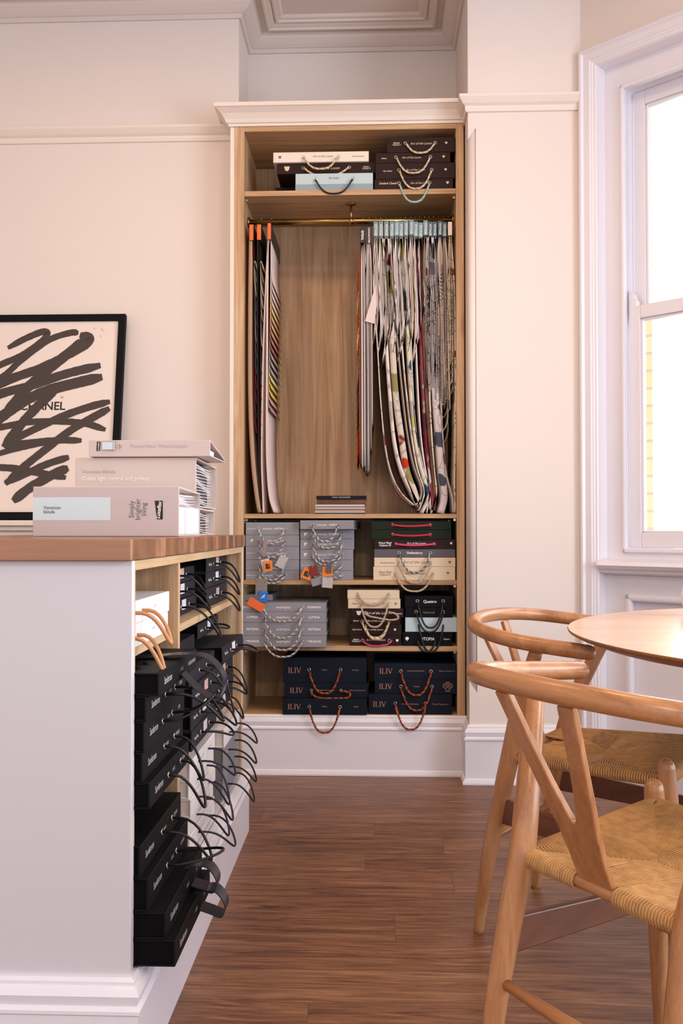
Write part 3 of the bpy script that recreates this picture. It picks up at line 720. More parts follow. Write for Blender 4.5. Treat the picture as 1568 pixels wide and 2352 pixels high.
def serif_word(mb, word, x, z, h, mat):
    """slab-free roman capitals I, L, V drawn as strokes with serifs"""
    wd = {'I': 0.42, 'L': 0.74, 'V': 0.9}; st = 0.13 * h; th = 0.05 * h
    def bar(x0, z0, x1, z1):
        mb.add([(x0, -0.0006, z0), (x1, -0.0006, z0), (x1, -0.0006, z1), (x0, -0.0006, z1)], [(0, 1, 2, 3)], mat)
    cx = x - sum(wd[c] for c in word) * h / 2; b0, t0 = z - h / 2, z + h / 2
    for c in word:
        w = wd[c] * h; m_ = cx + w / 2
        if c == 'I':
            bar(m_ - st / 2, b0, m_ + st / 2, t0); bar(m_ - st * 1.1, b0, m_ + st * 1.1, b0 + th); bar(m_ - st * 1.1, t0 - th, m_ + st * 1.1, t0)
        elif c == 'L':
            q = cx + 0.2 * h; bar(q - st / 2, b0, q + st / 2, t0); bar(q - st * 1.1, t0 - th, q + st * 1.1, t0); bar(q - st * 1.1, b0, q + 0.46 * h, b0 + th); bar(q + 0.46 * h - th, b0, q + 0.46 * h, b0 + 0.2 * h)
        else:
            for sg, k in ((-1, st), (1, th * 1.3)):
                mb.add([(m_ + sg * .34 * h - k / 2, -0.0006, t0), (m_ + sg * .34 * h + k / 2, -0.0006, t0), (m_ + k / 2, -0.0006, b0), (m_ - k / 2, -0.0006, b0)], [(0, 1, 2, 3)], mat)
                bar(m_ + sg * .34 * h - st, t0 - th, m_ + sg * .34 * h + st, t0)
        cx += w

ROPES = {'cream': (['rope_cream', 'rope_cream_d'], (0, 0, 1)), 'grey': (['rope_grey', 'rope_grey_d'], (0, 1, 0)), 'taupe': (['rope_taupe', 'rope_cream_d'], (0, 0, 1)), 'copper': (['rope_copper', 'rope_copper_d'], (0, 1, 0)),
         'dgrey': (['rope_grey', 'rope_grey_d'], (0, 1, 1)), 'aqua': (['rope_aqua', 'rope_grey'], (0, 0, 1))}
def book(label, loc, w, h, d, cover, hd=None, ink='ink_white', texts=(), pages='pages', group=None, rotz=0.0, tilt=0.0, roll=0.0, name='pattern_book', cat='pattern book', low=None, inset=0.004, patches=()):
    """spine centred on loc, facing -Y, lying flat; w along the spine, h thick, d deep.
    hd: dict(e0, e1 eyelets along x, z (0..1), kind, style, r, sag/out/droop)"""
    t = thing(name, label, cat, loc, rotz, group, world=False)
    t.rotation_euler = (tilt, roll, rotz)
    mats = [cover, ink] + ([low] if low else []) + [p[4] for p in patches]
    b = MB(); th = min(0.0035, h * 0.12)
    b.box((-w / 2, 0, 0), (w / 2, th + 0.001, h), 0, 0.0012, seg=1)
    b.box((-w / 2, th * .5, 0), (w / 2, d, th), 0, 0.001, seg=1); b.box((-w / 2, th * .5, h - th), (w / 2, d, h), 0, 0.001, seg=1)
    if low: b.box((-w / 2 - .0004, -0.0005, 0.0), (w / 2 + .0004, th, h * 0.38), 2)
    for tx in texts:
        s, fx, fz, hh = tx[:4]; o = tx[4] if len(tx) > 4 else {}
        x, z = fx * w, fz * h
        if s.startswith('@'): crest(b, x, z, hh, 1, s[1:])
        elif o.get('serif'): serif_word(b, s, x, z, hh, 1)
        else: b.text(s, x, z, hh, 1, shear=o.get('it', 0), sx=o.get('sx', 1), bold=o.get('b', 0), align=o.get('al', 'CENTER'))
    for i, (fx, fz, pw_, ph_, mt) in enumerate(patches):
        x, z = fx * w, fz * h; mi = 2 + (1 if low else 0) + i
        b.add([(x - pw_ / 2, -0.0008, z - ph_ / 2), (x + pw_ / 2, -0.0008, z - ph_ / 2), (x + pw_ / 2, -0.0008, z + ph_ / 2), (x - pw_ / 2, -0.0008, z + ph_ / 2)], [(0, 1, 2, 3)], mi)
    b.build('cover', mats, t)
    b = MB(); b.box((-w / 2 + inset, th + 0.001, th), (w / 2 - inset, d - 0.004, h - th)); b.build('page_block', pages, t)
    for q in (hd if isinstance(hd, list) else [hd] if hd else []):
        e0, e1, z = q['e0'] * w, q['e1'] * w, q.get('z', 0.5) * h
        e, xc = (e1 - e0) / 2, (e0 + e1) / 2
        for x in (e0, e1):
            if q.get('eye', True):
                b = MB(); b.ring((x, -0.0008, z), q.get('er', 0.0055), 0.0013, 0); b.build('eyelet', q.get('em', 'eyelet_metal'), t)
        TR = Matrix.Translation((xc, 0, 0)); kind = q.get('kind', 'rope'); b = MB()
        if kind == 'rope':
            ms, ix = ROPES[q['style']]
            b.rope(q.get('path') or hang_path(e, z, q['sag'], q.get('out', 0.012), skew=q.get('skew', 0)), q.get('r', 0.0047), ix, TR); b.build('rope_handle', ms, t)
        elif kind == 'cord':
            b.tube(q.get('path') or hang_path(e, z, q['sag'], q.get('out', 0.012), skew=q.get('skew', 0)), q.get('r', 0.004), 0, 8, True, TR); b.build('cord_handle', q['style'], t)
        elif kind == 'bow':
            b.tube(catmull([(-e, 0.006, z), (-e, -0.006, z), (-e * .5, -0.009, z - q['sag'] * .8), (0, -0.010, z - q['sag']), (e * .5, -0.009, z - q['sag'] * .7), (e, -0.006, z), (e, 0.006, z)], 5), q.get('r', 0.0045), 0, 8, True, TR); b.build('cord_handle', q['style'], t)
        elif kind == 'loop':
            b.tube(loop_path(e, z, q['outl'], q['droop'], yaw=q.get('yaw', 0)), q.get('r', 0.0036), 0, 8, True, TR); b.build('cord_handle', q['style'], t)
    return t

PXM = YU / F
def shelf_book(label, pxl, pxr, hpx, z, cover, Y=None, d=0.30, **k):
    Y = Y if Y is not None else YU + 0.012
    a, c = at(pxl, 1217, Y).x, at(pxr, 1217, Y).x
    return book(label, ((a + c) / 2, Y, z), c - a, hpx * Y / F - 0.0006, d, cover, **k)
def stack(z, rows):
    """rows bottom to top: (label, pxl, pxr, hpx, cover, kwargs)"""
    out = []
    for (label, pxl, pxr, hpx, cover, k) in rows:
        o = shelf_book(label, pxl, pxr, hpx, z + 0.0003, cover, **k); out.append(o)
        z += hpx * (k.get('Y') or YU + 0.012) / F
    return out
def fx(px, l, r): return (px - l) / (r - l) - 0.5
def rope(lf, rt, p0, p1, style, sagpx, **k):
    d = dict(e0=fx(p0, lf, rt), e1=fx(p1, lf, rt), style=style, sag=sagpx * PXM, kind='rope'); d.update(k); return d
AL = 'Art of the Loom'
IT = dict(it=0.35); ITB = dict(it=0.3, b=0.012); SB = dict(b=0.015)

# --- top shelf
g = 'pattern books on the top shelf'
zt = S1
shelf_book('dark brown pattern book lying behind the pale blue one, bottom of its stack', 631, 858, 43, zt + .0003, 'brown_box', Y=3.81, d=0.2, ink='ink_gold', texts=[('@shield', -.34, .62, .014), ('AVIGNON', .3, .8, .010)], group=g)
book('pale blue pattern book with black cord handle at the front of the top shelf', (at(767, 1217, YU + .012).x, YU + .012, zt + .0003), 180 * PXM, 40.5 * PXM, 0.15, 'pale_blue', hd=rope(677, 857, 722, 811, 'cord_black', 38, kind='cord', z=.70, r=.0035), low='pale_blue_low',
     ink='ink_grey', texts=[('Brindisi', 0, .72, .0085, dict(sx=1.15))], pages='pale_blue_low', group=g)
z2 = zt + .0006 + 43 * 3.81 / F
stack(z2, [('dark brown pattern book under the cream one at the top of the unit', 635, 864, 25, 'brown_box', dict(Y=3.67, ink='ink_gold', d=.3, hd=rope(635, 864, 696, 802, 'cream', 22, z=.55), texts=[('@shield', -.40, .5, .021), (AL, .0, .5, .011, IT), ('Stripes\nVolume II', .4, .5, .006, ITB)], pages='pages_black', group=g)),
           ('cream pattern book on top of the two dark brown ones beside the upper left panel', 626, 847, 24, 'cream_light', dict(Y=3.66, ink='ink_dim', hd=rope(626, 847, 696, 777, 'cream', 31, z=.5), texts=[('@shield', -.43, .5, .012), (AL, .02, .55, .0085, IT), ('Bloom Botanicals', .39, .5, .0045, SB)], group=g))])
stack(zt, [('dark brown pattern book with pale green rope handle at the bottom of its stack', 860, 1042, 25, 'brown_box', dict(ink='ink_gold', hd=rope(860, 1042, 917, 988, 'aqua', 47, z=.62), texts=[('Ombré Check', -.33, .6, .0085, ITB), (AL, .08, .6, .008, IT), ('@shield', .43, .6, .011)], pages='pages_black', group=g)),
           ('dark brown pattern book directly above the one with the pale green rope handle', 863, 1047, 37.5, 'brown_box', dict(ink='ink_gold', hd=rope(863, 1047, 917, 993, 'cream', 46, z=.55), texts=[('Fair Game', -.35, .5, .006, ITB), (AL, 0, .55, .008, IT), ('@shield', .38, .55, .010)], pages='pages_black', group=g)),
           ('dark brown pattern book just under the topmost of the four-book stack', 863, 1036, 24, 'brown_box', dict(ink='ink_gold', hd=rope(863, 1036, 910, 990, 'cream', 40, z=.55), texts=[('Maine', -.39, .45, .006, ITB), (AL, -.02, .5, .008, IT), ('@shield', .41, .55, .010)], pages='pages_black', group=g)),
           ('topmost dark brown pattern book on the top shelf, set back above three others', 889, 1047, 35, 'brown_box', dict(ink='ink_gold', hd=rope(889, 1047, 932, 1001, 'cream', 26, z=.62), texts=[('Stripes\nVolume I', -.36, .58, .0065, ITB), (AL, .0, .58, .009, IT), ('@shield', .37, .6, .010)], pages='pages_black', group=g))])

# --- small pile on the long-hang shelf
g = 'small pile below the hanging rail'
X0, X1 = at(722, 1217, 3.67).x, at(838, 1217, 3.67).x
t = thing('swatch_book', 'unbound book of striped and printed cloth leaves at the bottom of the small pile', 'swatch book', ((X0 + X1) / 2, 3.67, S2 + .0003), 0, g)
b = MB(); b.box((X0, 3.668, S2 + .0003), (X1 + .002, 3.87, S2 + .003), 0, .0006); b.build('cover', 'navy', t)
zz = S2 + .0034
for i, mt in enumerate(['fab_grey', 'fab_white', 'fab_s5', 'fab_white', 'fab_maroon', 'fab_cream', 'fab_s8', 'fab_white', 'fab_d2', 'fab_cream', 'fab_white', 'fab_taupe']):
    rr = random.Random(i); b = MB(); hh = .0030
    b.box((X0 + .001 + rr.random() * .003, 3.67 + rr.random() * .003, zz), (X1 - .004 + rr.random() * .005, 3.86, zz + hh - .0003), 0, .0008, seg=1); b.build('cloth_leaf', mt, t); zz += hh
stack(zz, [('thin brown fabric book in the middle of the small pile', 727, 840, 11.5, 'fab_brown', dict(Y=3.68, d=.2, pages='fab_brown', group=g)),
           ('thin navy book lettered in silver on top of the small pile', 726, 841, 8, 'navy', dict(Y=3.675, d=.2, ink='ink_silver', texts=[('MARK ALEXANDER', 0, .5, .006)], pages='pages_black', group=g))])

# --- the grey cloth-book shelf
g = 'grey pattern books on the shelf under the long-hang shelf'
FG = ('@ring', -.44, .5, .008)
WY = dict(sx=1.0)
zr = S3
def wem(title, **k): return [('wemyss', -.09, .5, .0085, dict(sx=1.05)), (title, .125, .5, .0065, SB)]
gp = ['bottom', 'second', 'third', 'fourth', 'topmost']
for q in ([('lowest', 22, 'MILAN', 'ring'), ('second from bottom', 24.5, 'ASPEN', None), ('middle', 31, 'MONTANA', 'ring'), ('second from top', 26, 'ROCHELLE', 'square'), ('topmost', 29.5, 'HUTTON', 'ring')],):
    z = zr
    for i, (pos, hp, ti, kind) in enumerate(q):
        sg = [29, 24, 30, 40, 36][i]
        shelf_book('%s grey pattern book of the five stacked beside the unit\'s left side panel' % pos, 564, 687, hp, z + .0003, 'grey_box', Y=YU + .01,
                   hd=rope(564, 687, 594, 655, 'grey', [18, 34, 36, 38, 35][i], out=.014 + .002 * i, z=.5), texts=wem(ti) + ([('@%s' % kind, -.455 if kind == 'ring' else -.38, .5, .007 if kind == 'ring' else .011)] if kind else []), pages='pages_grey', group=g)
        z += hp * (YU + .01) / F
z = zr
for i, (pos, hp, ti, kind) in enumerate([('lowest', 21.5, '', None), ('second from bottom', 25, 'TIVER', 'ring'), ('third from bottom', 24, 'MONACO', 'square'), ('third from top', 24, 'REBECCA', 'square'), ('second from top', 22, 'BRAEMAR', 'square')]):
    shelf_book('%s of the six grey pattern books in the middle column' % pos, 689, 813 if i > 2 else 811, hp, z + .0003, 'grey_box', Y=YU + .012,
               hd=rope(689, 813, 717, 786, 'grey', [6, 22, 24, 40, 32][i], out=.012 + .002 * i, z=.5), texts=wem(ti) + ([('@%s' % kind, -.455 if kind == 'ring' else -.4, .5, .007 if kind == 'ring' else .012)] if kind else []), pages='pages_grey', group=g)
    z += hp * (YU + .012) / F
shelf_book('topmost grey pattern book of the middle column, pushed out at an angle', 688, 812, 21, z + .0003, 'grey_box', Y=YU - .03, d=.27, rotz=-.10, hd=rope(688, 812, 717, 778, 'grey', 38, out=.02), texts=wem('LEGACY'), pages='pages_grey', group=g)

g = 'pattern books at the right of the shelf under the long-hang shelf'
stack(zr, [('thick cream pattern book at the very bottom of the mixed stack', 857, 1045, 31, 'cream_box', dict(ink='ink_dim', hd=rope(857, 1045, 907, 994, 'taupe', 41, z=.52, out=.016), texts=[('Wool Plaid\nVolume II', -.36, .5, .008, ITB), ('Art of the Loom', .02, .5, .009, IT), ('@shield', .41, .55, .010)], group=g)),
           ('thinner cream pattern book above the thick cream one', 859, 1045.5, 21, 'cream_box', dict(ink='ink_dim', hd=rope(859, 1045, 914, 989, 'taupe', 47, z=.5, out=.018), texts=[('Woodland Friends', -.34, .42, .0055, ITB), ('Art of the Loom', .02, .5, .0115, IT), ('@shield', .43, .5, .011)], group=g)),
           ('slate grey pattern book with dark rope handle between the maroon and cream ones', 859, 1045, 19.5, 'shaft_grey', dict(hd=rope(859, 1045, 916, 988, 'dgrey', 45, z=.55, out=.014), texts=[('Shaftesbury', 0, .55, .0095, dict(b=.01))], pages='pages_grey', group=g)),
           ('maroon pattern book with pink cord handle under the two dark green ones', 859, 1045, 22, 'brown_box', dict(hd=rope(859, 1045, 909, 997, 'cord_pink', 3, kind='bow', z=.52), texts=[('Wool Plaid\nVolume III', -.37, .5, .008, ITB), (AL, .02, .6, .008, IT), ('@shield', .45, .6, .009)], pages='pages_black', group=g)),
           ('lower of the two dark green pattern books with red cord handles', 852, 1036, 22, 'green_box', dict(hd=rope(852, 1036, 901, 988, 'cord_red', 3, kind='bow', z=.5), pages='pages_black', group=g)),
           ('upper of the two dark green pattern books with red cord handles', 852, 1036, 20, 'green_box', dict(hd=rope(852, 1036, 901, 988, 'cord_red', 3, kind='bow', z=.55), pages='pages_black', group=g))])

# --- second shelf from the bottom
g = 'wide grey pattern books on the second lowest shelf'
z = S4
for i, (pos, hp, ti) in enumerate([('lowest', 26, 'MIRADOR'), ('second from bottom', 30, 'ARTISAN'), ('second from top', 25, 'LUMINA'), ('topmost', 21, 'ADRIANO')]):
    Yb = 3.592
    shelf_book('%s of the four wide grey pattern books jutting past the shelf edge' % pos, 552.5, 749 + (0 if i else 0), hp, z + .0003, 'grey_box', Y=Yb, d=.32,
               hd=rope(552, 749, 606.5 if i < 3 else 604, 694, 'grey', [34, 46, 46, 31][i], z=.5, out=.014 + .003 * i), texts=[(ti if i < 3 else 'WIDE WIDTH', -.36, .5, .0085, SB), ('wemyss', 0, .5, .011, dict(sx=1.15)), (ti, .36, .5, .0085, SB)], pages='pages_grey', group=g)
    z += hp * Yb / F
shelf_book('thin short grey pattern book lying above the four wide grey ones', 558, 626, 14, z + .0003, 'grey_box', Y=3.70, d=.2, pages='pages_grey', group=g)

g = 'narrow pattern books in the middle of the second lowest shelf'
stack(S4, [('dark brown pattern book with a pink cord handle, bottom of the narrow stack', 803, 921, 24.5, 'brown_box', dict(hd=rope(803, 921, 832, 893, 'cord_pink', 12, kind='cord', r=.0036, z=.5, path=[(p[0] + (.012 if p[0] > .03 else 0), p[1], p[2]) for p in hang_path(30.5 * PXM, .5 * 24.5 * PXM, 12 * PXM)]), texts=[("Daisy's\nVolume II", -.38, .5, .006, ITB), (AL, 0, .55, .008, IT), ('@shield', .42, .5, .011)], pages='pages_black', group=g)),
           ('dark brown pattern book with a long tan rope, second from bottom of the narrow stack', 803, 922, 25, 'brown_box', dict(hd=rope(803, 922, 838, 889, 'cream', 28, z=.8, out=.020, r=.0056, path=None), texts=[('Day & Dusk', -.36, .5, .0055, ITB), (AL, -.02, .5, .007, IT), ('@shield', .37, .5, .009)], pages='pages_black', group=g)),
           ('thinnest dark brown pattern book in the narrow stack', 806, 919, 15, 'brown_box', dict(hd=rope(806, 919, 831, 893, 'cream', 36, z=.4, out=.016), texts=[('Mineral', -.4, .5, .005, ITB), (AL, 0, .5, .0075, IT)], pages='pages_black', group=g)),
           ('dark brown pattern book under the two cream ones, a taupe rope swinging to one side', 807, 926, 20.5, 'brown_box', dict(hd=rope(807, 926, 838, 894, 'taupe', 18, z=.55, path=catmull([(-.050, .006, .018), (-.050, -.014, .018), (-.03, -.018, .006), (0, -.018, .000), (.05, -.018, -.008), (.078, -.018, -.004), (.082, -.018, .006), (.070, -.016, .018), (.050, -.014, .020), (.047, .006, .020)], 4)), texts=[('@shield', -.36, .5, .019), (AL, .0, .5, .010, IT), ('Geometric', .39, .45, .0055, ITB)], pages='pages_black', group=g)),
           ('lower of the two cream pattern books with taupe rope handles', 799, 919, 22, 'cream_box', dict(ink='ink_dim', hd=rope(799, 919, 828, 891, 'taupe', 52, z=.5, out=.020), texts=[("Daisy's", -.37, .5, .0065, ITB), (AL, .02, .5, .008, IT), ('@shield', .41, .5, .009)], group=g)),
           ('upper of the two cream pattern books with taupe rope handles', 797.5, 917, 20.5, 'cream_box', dict(ink='ink_dim', hd=rope(797, 917, 821, 893, 'taupe', 25, z=.55, out=.014), group=g))])
g = 'black and pale blue pattern books at the right of the second lowest shelf'
BK = dict(kind='cord', r=.0038)
stack(S4, [('black pattern book with a small white tree, under the pale blue book', 924, 1038, 32, 'black', dict(hd=rope(924, 1038, 957, 1000, 'cord_black', 28, z=.5, eye=False, **BK), texts=[('ITOPIA', .02, .5, .012, dict(b=.01, sx=.9)), ('@tree', -.41, .5, .018), ('Users', .38, .5, .0075)], pages='pages_black', group=g)),
           ('pale blue pattern book sandwiched in the stack of black ones', 930, 1049, 33, 'pale_blue', dict(hd=rope(930, 1049, 960, 1018, 'cord_black', 64, z=.6, eye=False, **BK), ink='ink_faint', texts=[('FIRST', .0, .5, .009)], pages='pale_blue_low', group=g)),
           ('black pattern book with faint gold lettering just above the pale blue one', 930, 1039, 23, 'black', dict(hd=rope(930, 1039, 955, 1017, 'cord_black', 45, z=.55, out=.015, **BK), ink='ink_dim', texts=[('Rathmell', .0, .5, .009, dict(b=.01))], pages='pages_black', group=g)),
           ('topmost black pattern book with white lettering beside the right panel', 929, 1040, 26.5, 'black', dict(hd=rope(929, 1040, 958, 1017, 'cord_black', 60, z=.55, out=.018, **BK), texts=[('Quattro', .02, .5, .011, dict(b=.01))], pages='pages_black', group=g))])

# --- bottom shelf
g = 'navy pattern books on the bottom shelf'
def iliv(a, c): return [('ILIV', -.36, .5, .0215, dict(serif=True)), (a, .0, .52, .0052), (c, .37, .52, .0052)]
stack(ZB, [('lowest navy pattern book of the three beside the empty end of the bottom shelf', 649, 842, 36, 'navy', dict(Y=YU - .012, ink='ink_copper', hd=rope(649, 842, 710.5, 781, 'copper', 56, z=.5, r=.0048, out=.022), texts=iliv('Fabrics', 'Chiasa'), pages='navy', group=g)),
           ('middle navy pattern book whose copper rope trails to one side', 654, 845, 33.5, 'navy', dict(ink='ink_copper', hd=rope(654, 845, 715, 782, 'copper', 20, z=.5, r=.0048, path=catmull([(-.058, .006, .029), (-.058, -.012, .029), (-.050, -.014, .012), (-.02, -.014, .001), (.04, -.014, .000), (.085, -.014, .003), (.097, -.014, .012), (.090, -.014, .025), (.062, -.012, .029), (.058, .006, .029)], 5)), texts=iliv('Drapery & Upholstery', 'Plains & Textures 13'), pages='navy', group=g)),
           ('thick topmost navy pattern book of the three beside the empty end of the bottom shelf', 650, 841, 58, 'navy', dict(ink='ink_copper', hd=rope(650, 841, 710, 782, 'copper', 53, z=.53, r=.0048, out=.016), texts=iliv('Fabrics', 'Portland'), pages='navy', group=g))])
stack(ZB, [('lowest navy pattern book of the stack next to the right side panel', 846, 1037, 46, 'navy', dict(Y=YU + .004, ink='ink_copper', hd=rope(846, 1037, 907, 976, 'copper', 55, z=.55, r=.0048, out=.036), texts=[('ILIV', -.37, .5, .0215, dict(serif=True)), ('Drapery & Upholstery', 0, .52, .0052), ('Plains & Textures 14', .36, .52, .0052)], pages='navy', group=g)),
           ('middle navy pattern book with a round copper emblem at its end', 860, 1052, 34, 'navy', dict(ink='ink_copper', hd=rope(860, 1052, 920, 991, 'copper', 53, z=.5, r=.0048, out=.014), texts=[('ILIV', -.37, .5, .0215, dict(serif=True)), ('Malabar', .0, .5, .0055), ('@globe', .37, .52, .042)], pages='navy', group=g)),
           ('topmost navy pattern book of the stack next to the right side panel', 859, 1050, 35.5, 'navy', dict(ink='ink_copper', hd=rope(859, 1050, 920, 989, 'copper', 53, z=.5, r=.0048, out=.018), texts=iliv('Drapery & Upholstery', 'Plains & Textures 12'), pages='navy', group=g))])

# --- swatch tags tied to the rope handles
def swatch_tag(label, px, py, wpx, hpx, rot, mat, Y, group, mark=None, pinked=False):
    c = at(px, py, Y); w, h = wpx * Y / F, hpx * Y / F
    t = thing('swatch_tag', label, 'swatch tag', c, 0, group, world=False, rot=(0, rot, 0))
    b = MB()
    if pinked:
        n = 9; poly = []
        for (x0, z0, x1, z1) in ((-w / 2, -h / 2, w / 2, -h / 2), (w / 2, -h / 2, w / 2, h / 2), (w / 2, h / 2, -w / 2, h / 2), (-w / 2, h / 2, -w / 2, -h / 2)):
            for i in range(n):
                a = i / n; k = 0.0014 if i % 2 else 0
                poly.append((x0 + (x1 - x0) * a + (k if x0 == x1 and x0 < 0 else -k if x0 == x1 else 0), z0 + (z1 - z0) * a + (k if z0 == z1 and z0 < 0 else -k if z0 == z1 else 0)))
        b.prism(poly, 0.0014)
    else:
        b.box((-w / 2, 0, -h / 2), (w / 2, 0.0016, h / 2), 0, 0.0006, seg=1)
    if mark == 'logo':
        b.box((-w * .3, -0.0004, -h * .28), (w * .22, 0.0004, h * .22), 1); b.box((w * .05, -0.0004, -h * .1), (w * .12, -0.0006, h * .22), 0)
    if mark == 'dove':
        b.tube(catmull([(-w * .25, -0.0004, -h * .2), (0, -0.0004, -h * .05), (w * .2, -0.0004, h * .2)], 5), 0.0015, 1, 5); b.ring((w * .05, -0.0003, h * .0), w * .13, 0.0008, 1)
    b.build('swatch_card', [mat, 'ink_white' if mark == 'dove' else 'header_dark'], t)
    b = MB(); b.ring((0, 0, h * .4), 0.0025, 0.0007, 0, n=8); b.build('tie_ring', 'chrome', t)
    return t
g = 'swatch tags on the rope handles'
swatch_tag('narrow rose-grey swatch hanging among the ropes of the first grey column', 608, 1257, 9, 42, .12, 'swatch_rose', 3.606, g)
swatch_tag('pale pink swatch tucked behind the orange tag with a dark logo', 611, 1299, 20, 30, -.25, 'fab_pink', 3.607, g)
swatch_tag('orange tag with a dark logo on the first column of grey books', 615.5, 1300, 20, 24, -.08, 'orange_tag', 3.600, g, 'logo')
swatch_tag('pale grey pinked swatch hanging at a slant on the first column of grey books', 647, 1290, 21, 30, .5, 'swatch_pale', 3.606, g, None, True)
swatch_tag('large tweedy woven swatch hanging below the first column of grey books', 600, 1349, 27, 40, .03, 'swatch_weave', 3.592, g)
swatch_tag('bright blue tag hanging over the tweedy swatch', 604, 1370, 20, 25, .12, 'blue_tag', 3.584, g, 'dove')
swatch_tag('plain orange card lying slanted on the wide grey books', 588, 1389, 40, 20, .5, 'orange', 3.574, g)
swatch_tag('orange tag with a dark logo on the middle grey column', 705, 1318, 23, 25, .4, 'orange_tag', 3.606, g, 'logo')
swatch_tag('rust red textured swatch beside the orange tag on the middle grey column', 720, 1311, 19, 25, -.2, 'redbrown', 3.600, g)
swatch_tag('orange tag peeking out behind the dark grey swatch', 752, 1313, 23, 23, .05, 'orange_tag', 3.607, g)
swatch_tag('dark grey fabric swatch covering an orange tag', 755, 1303, 13, 26, .06, 'swatch_dark', 3.600, g)
swatch_tag('mid grey swatch lying under the pale pinked swatch', 729, 1335, 30, 18, -.3, 'grey_box', 3.607, g)
swatch_tag('pale grey pinked swatch hanging lowest on the middle grey column', 752, 1338, 25, 25, .08, 'swatch_pale', 3.598, g, None, True)

# ================================================================== fabric hangers on the rail
HY0, HY1 = 3.655, 3.985
def sheet_mesh(mb, pts, t, y0, y1, mat=0, smooth=True):
    """a hanging cloth: path in XZ (metres) given at its front edge, thickness t, running back from y0 to y1"""
    P = catmull([(p[0], 0, p[1]) for p in pts], 5); n = len(P); ny = 3; vs = []
    nm = []
    for i in range(n):
        d = (P[min(i + 1, n - 1)] - P[max(i - 1, 0)]).normalized(); nm.append(Vector((-d.z, 0, d.x)))
    for sg in (-1, 1):
        for i in range(n):
            for j in range(ny):
                y = y0 + (y1 - y0) * j / (ny - 1); q = P[i] + nm[i] * (sg * t / 2); vs.append((q.x, y, q.z))
    o = n * ny; fs = []
    for i in range(n - 1):
        for j in range(ny - 1):
            a = i * ny + j
            fs.append((a, a + 1, a + ny + 1, a + ny)); fs.append((o + a, o + a + ny, o + a + ny + 1, o + a + 1))
        for j, rv in ((0, 0), (ny - 1, 1)):
            a = i * ny + j; fs.append((a, a + ny, o + a + ny, o + a) if not rv else (a, o + a, o + a + ny, a + ny))
    for i in (0, n - 1):
        for j in range(ny - 1):
            a = i * ny + j; fs.append((a, o + a, o + a + 1, a + 1))
    mb.add(vs, fs, mat, smooth)
def hp(px, py): 
    q = at(px, py, HY0); return (q.x, max(q.z, S2 + 0.003))
def hanger(label, px, group, header, ytop=511, ybot=548, word=None, wpx=10, hook=True, name='fabric_hanger'):
    q = at(px, ytop, HY0); zt_, zb_ = q.z, at(px, ybot, HY0).z; w = wpx * HY0 / F
    t = thing(name, label, 'fabric hanger', (q.x, YR, ZR), 0, group)
    b = MB(); b.box((q.x - w / 2, HY0 - .004, zb_), (q.x + w / 2, HY1 + .012, zt_), 0, 0.0012)
    mats = [header['m'], header.get('in', header['m']), 'ink_white']
    e = 0.0022
    if header.get('front'):
        b.add([(q.x - w / 2 + e * .4, HY0 - .0046, zb_ + .001), (q.x + w / 2 - e * .4, HY0 - .0046, zb_ + .001), (q.x + w / 2 - e * .4, HY0 - .0046, zt_ - .001), (q.x - w / 2 + e * .4, HY0 - .0046, zt_ - .001)], [(0, 1, 2, 3)], 1)
    elif header.get('in'):
        b.add([(q.x - w / 2 + e, HY0 - .0046, zb_ + e), (q.x + w / 2 - e, HY0 - .0046, zb_ + e), (q.x + w / 2 - e, HY0 - .0046, zt_ - e), (q.x - w / 2 + e, HY0 - .0046, zt_ - e)], [(0, 1, 2, 3)], 1)
    if word: b.text(word, q.x, (zt_ + zb_) / 2 - .003, w * (.50 if len(word) < 8 else .36), 2, y=HY0 - .0052, rot=-pi / 2, bold=.02)
    b.build('header_card', mats, t)
    b = MB(); pts = [(q.x, YR, zt_ - .004), (q.x, YR, zt_ + .004)]
    r0 = 0.0150
    pts += [(q.x, YR + r0 * cos(a), ZR + r0 * sin(a)) for a in [(-.5 + k / 8 * 1.35) * pi for k in range(9)]]
    pts = [(q.x, YR, zt_ - .004), (q.x, YR, min(zt_ + .004, ZR - r0 - .002))] + pts[2:]
    b.tube(pts, 0.0013, 0, 6); b.build('hook', 'chrome', t)
    return t
def cloth(t, pts, mat, thick=0.0018, y0=HY0, y1=HY1):
    b = MB(); sheet_mesh(b, pts, thick, y0, y1); return b.build('fabric_sheet', mat, t)

g = 'orange headed fabric hangers'
OR = dict(m='header_dark', front=True); OR['in'] = 'orange'
t = hanger('orange-headed fabric hanger touching the unit\'s left side panel', 577.5, g, OR, 516, 553, wpx=10)
cloth(t, [hp(576, 552), hp(574, 700), hp(574, 900), hp(579, 1040), hp(588, 1130), hp(596, 1177)], 'fab_beige', .016)
for i in range(12):
    cloth(t, [hp(580, 553), hp(581 + i * .08, 600), hp(586 - i * .1, 600 + i * 30), hp(590 - i * .1, 622 + i * 34)], 'fab_' + ['d0', 'd5', 'd0', 'd1', 'd2', 'd5', 'd1', 'd2', 'd3', 'd3', 'd4', 'd3'][i], .0022)
t = hanger('orange-headed fabric hanger in the middle of the three, with dark cloths', 595, g, OR, 516, 552, wpx=10)
for i in range(14):
    cloth(t, [hp(594, 552), hp(596, 600), hp(600 - i * .2, 600 + i * 28), hp(604 - i * .25, 618 + i * 30)], 'fab_' + ['d0', 'd5', 'd0', 's7', 'd5', 'd1', 's8', 'd4', 'd1', 'd2', 'd3', 'd4', 'd3', 'd4'][i], .0018)
cloth(t, [hp(592, 552), hp(590, 700), hp(592, 900), hp(596, 1100), hp(600, 1170)], 'fab_dark', .006)
t = hanger('orange-headed fabric hanger showing a ladder of pink, yellow and grey cloths', 618.5, g, OR, 513, 551, wpx=8.5)
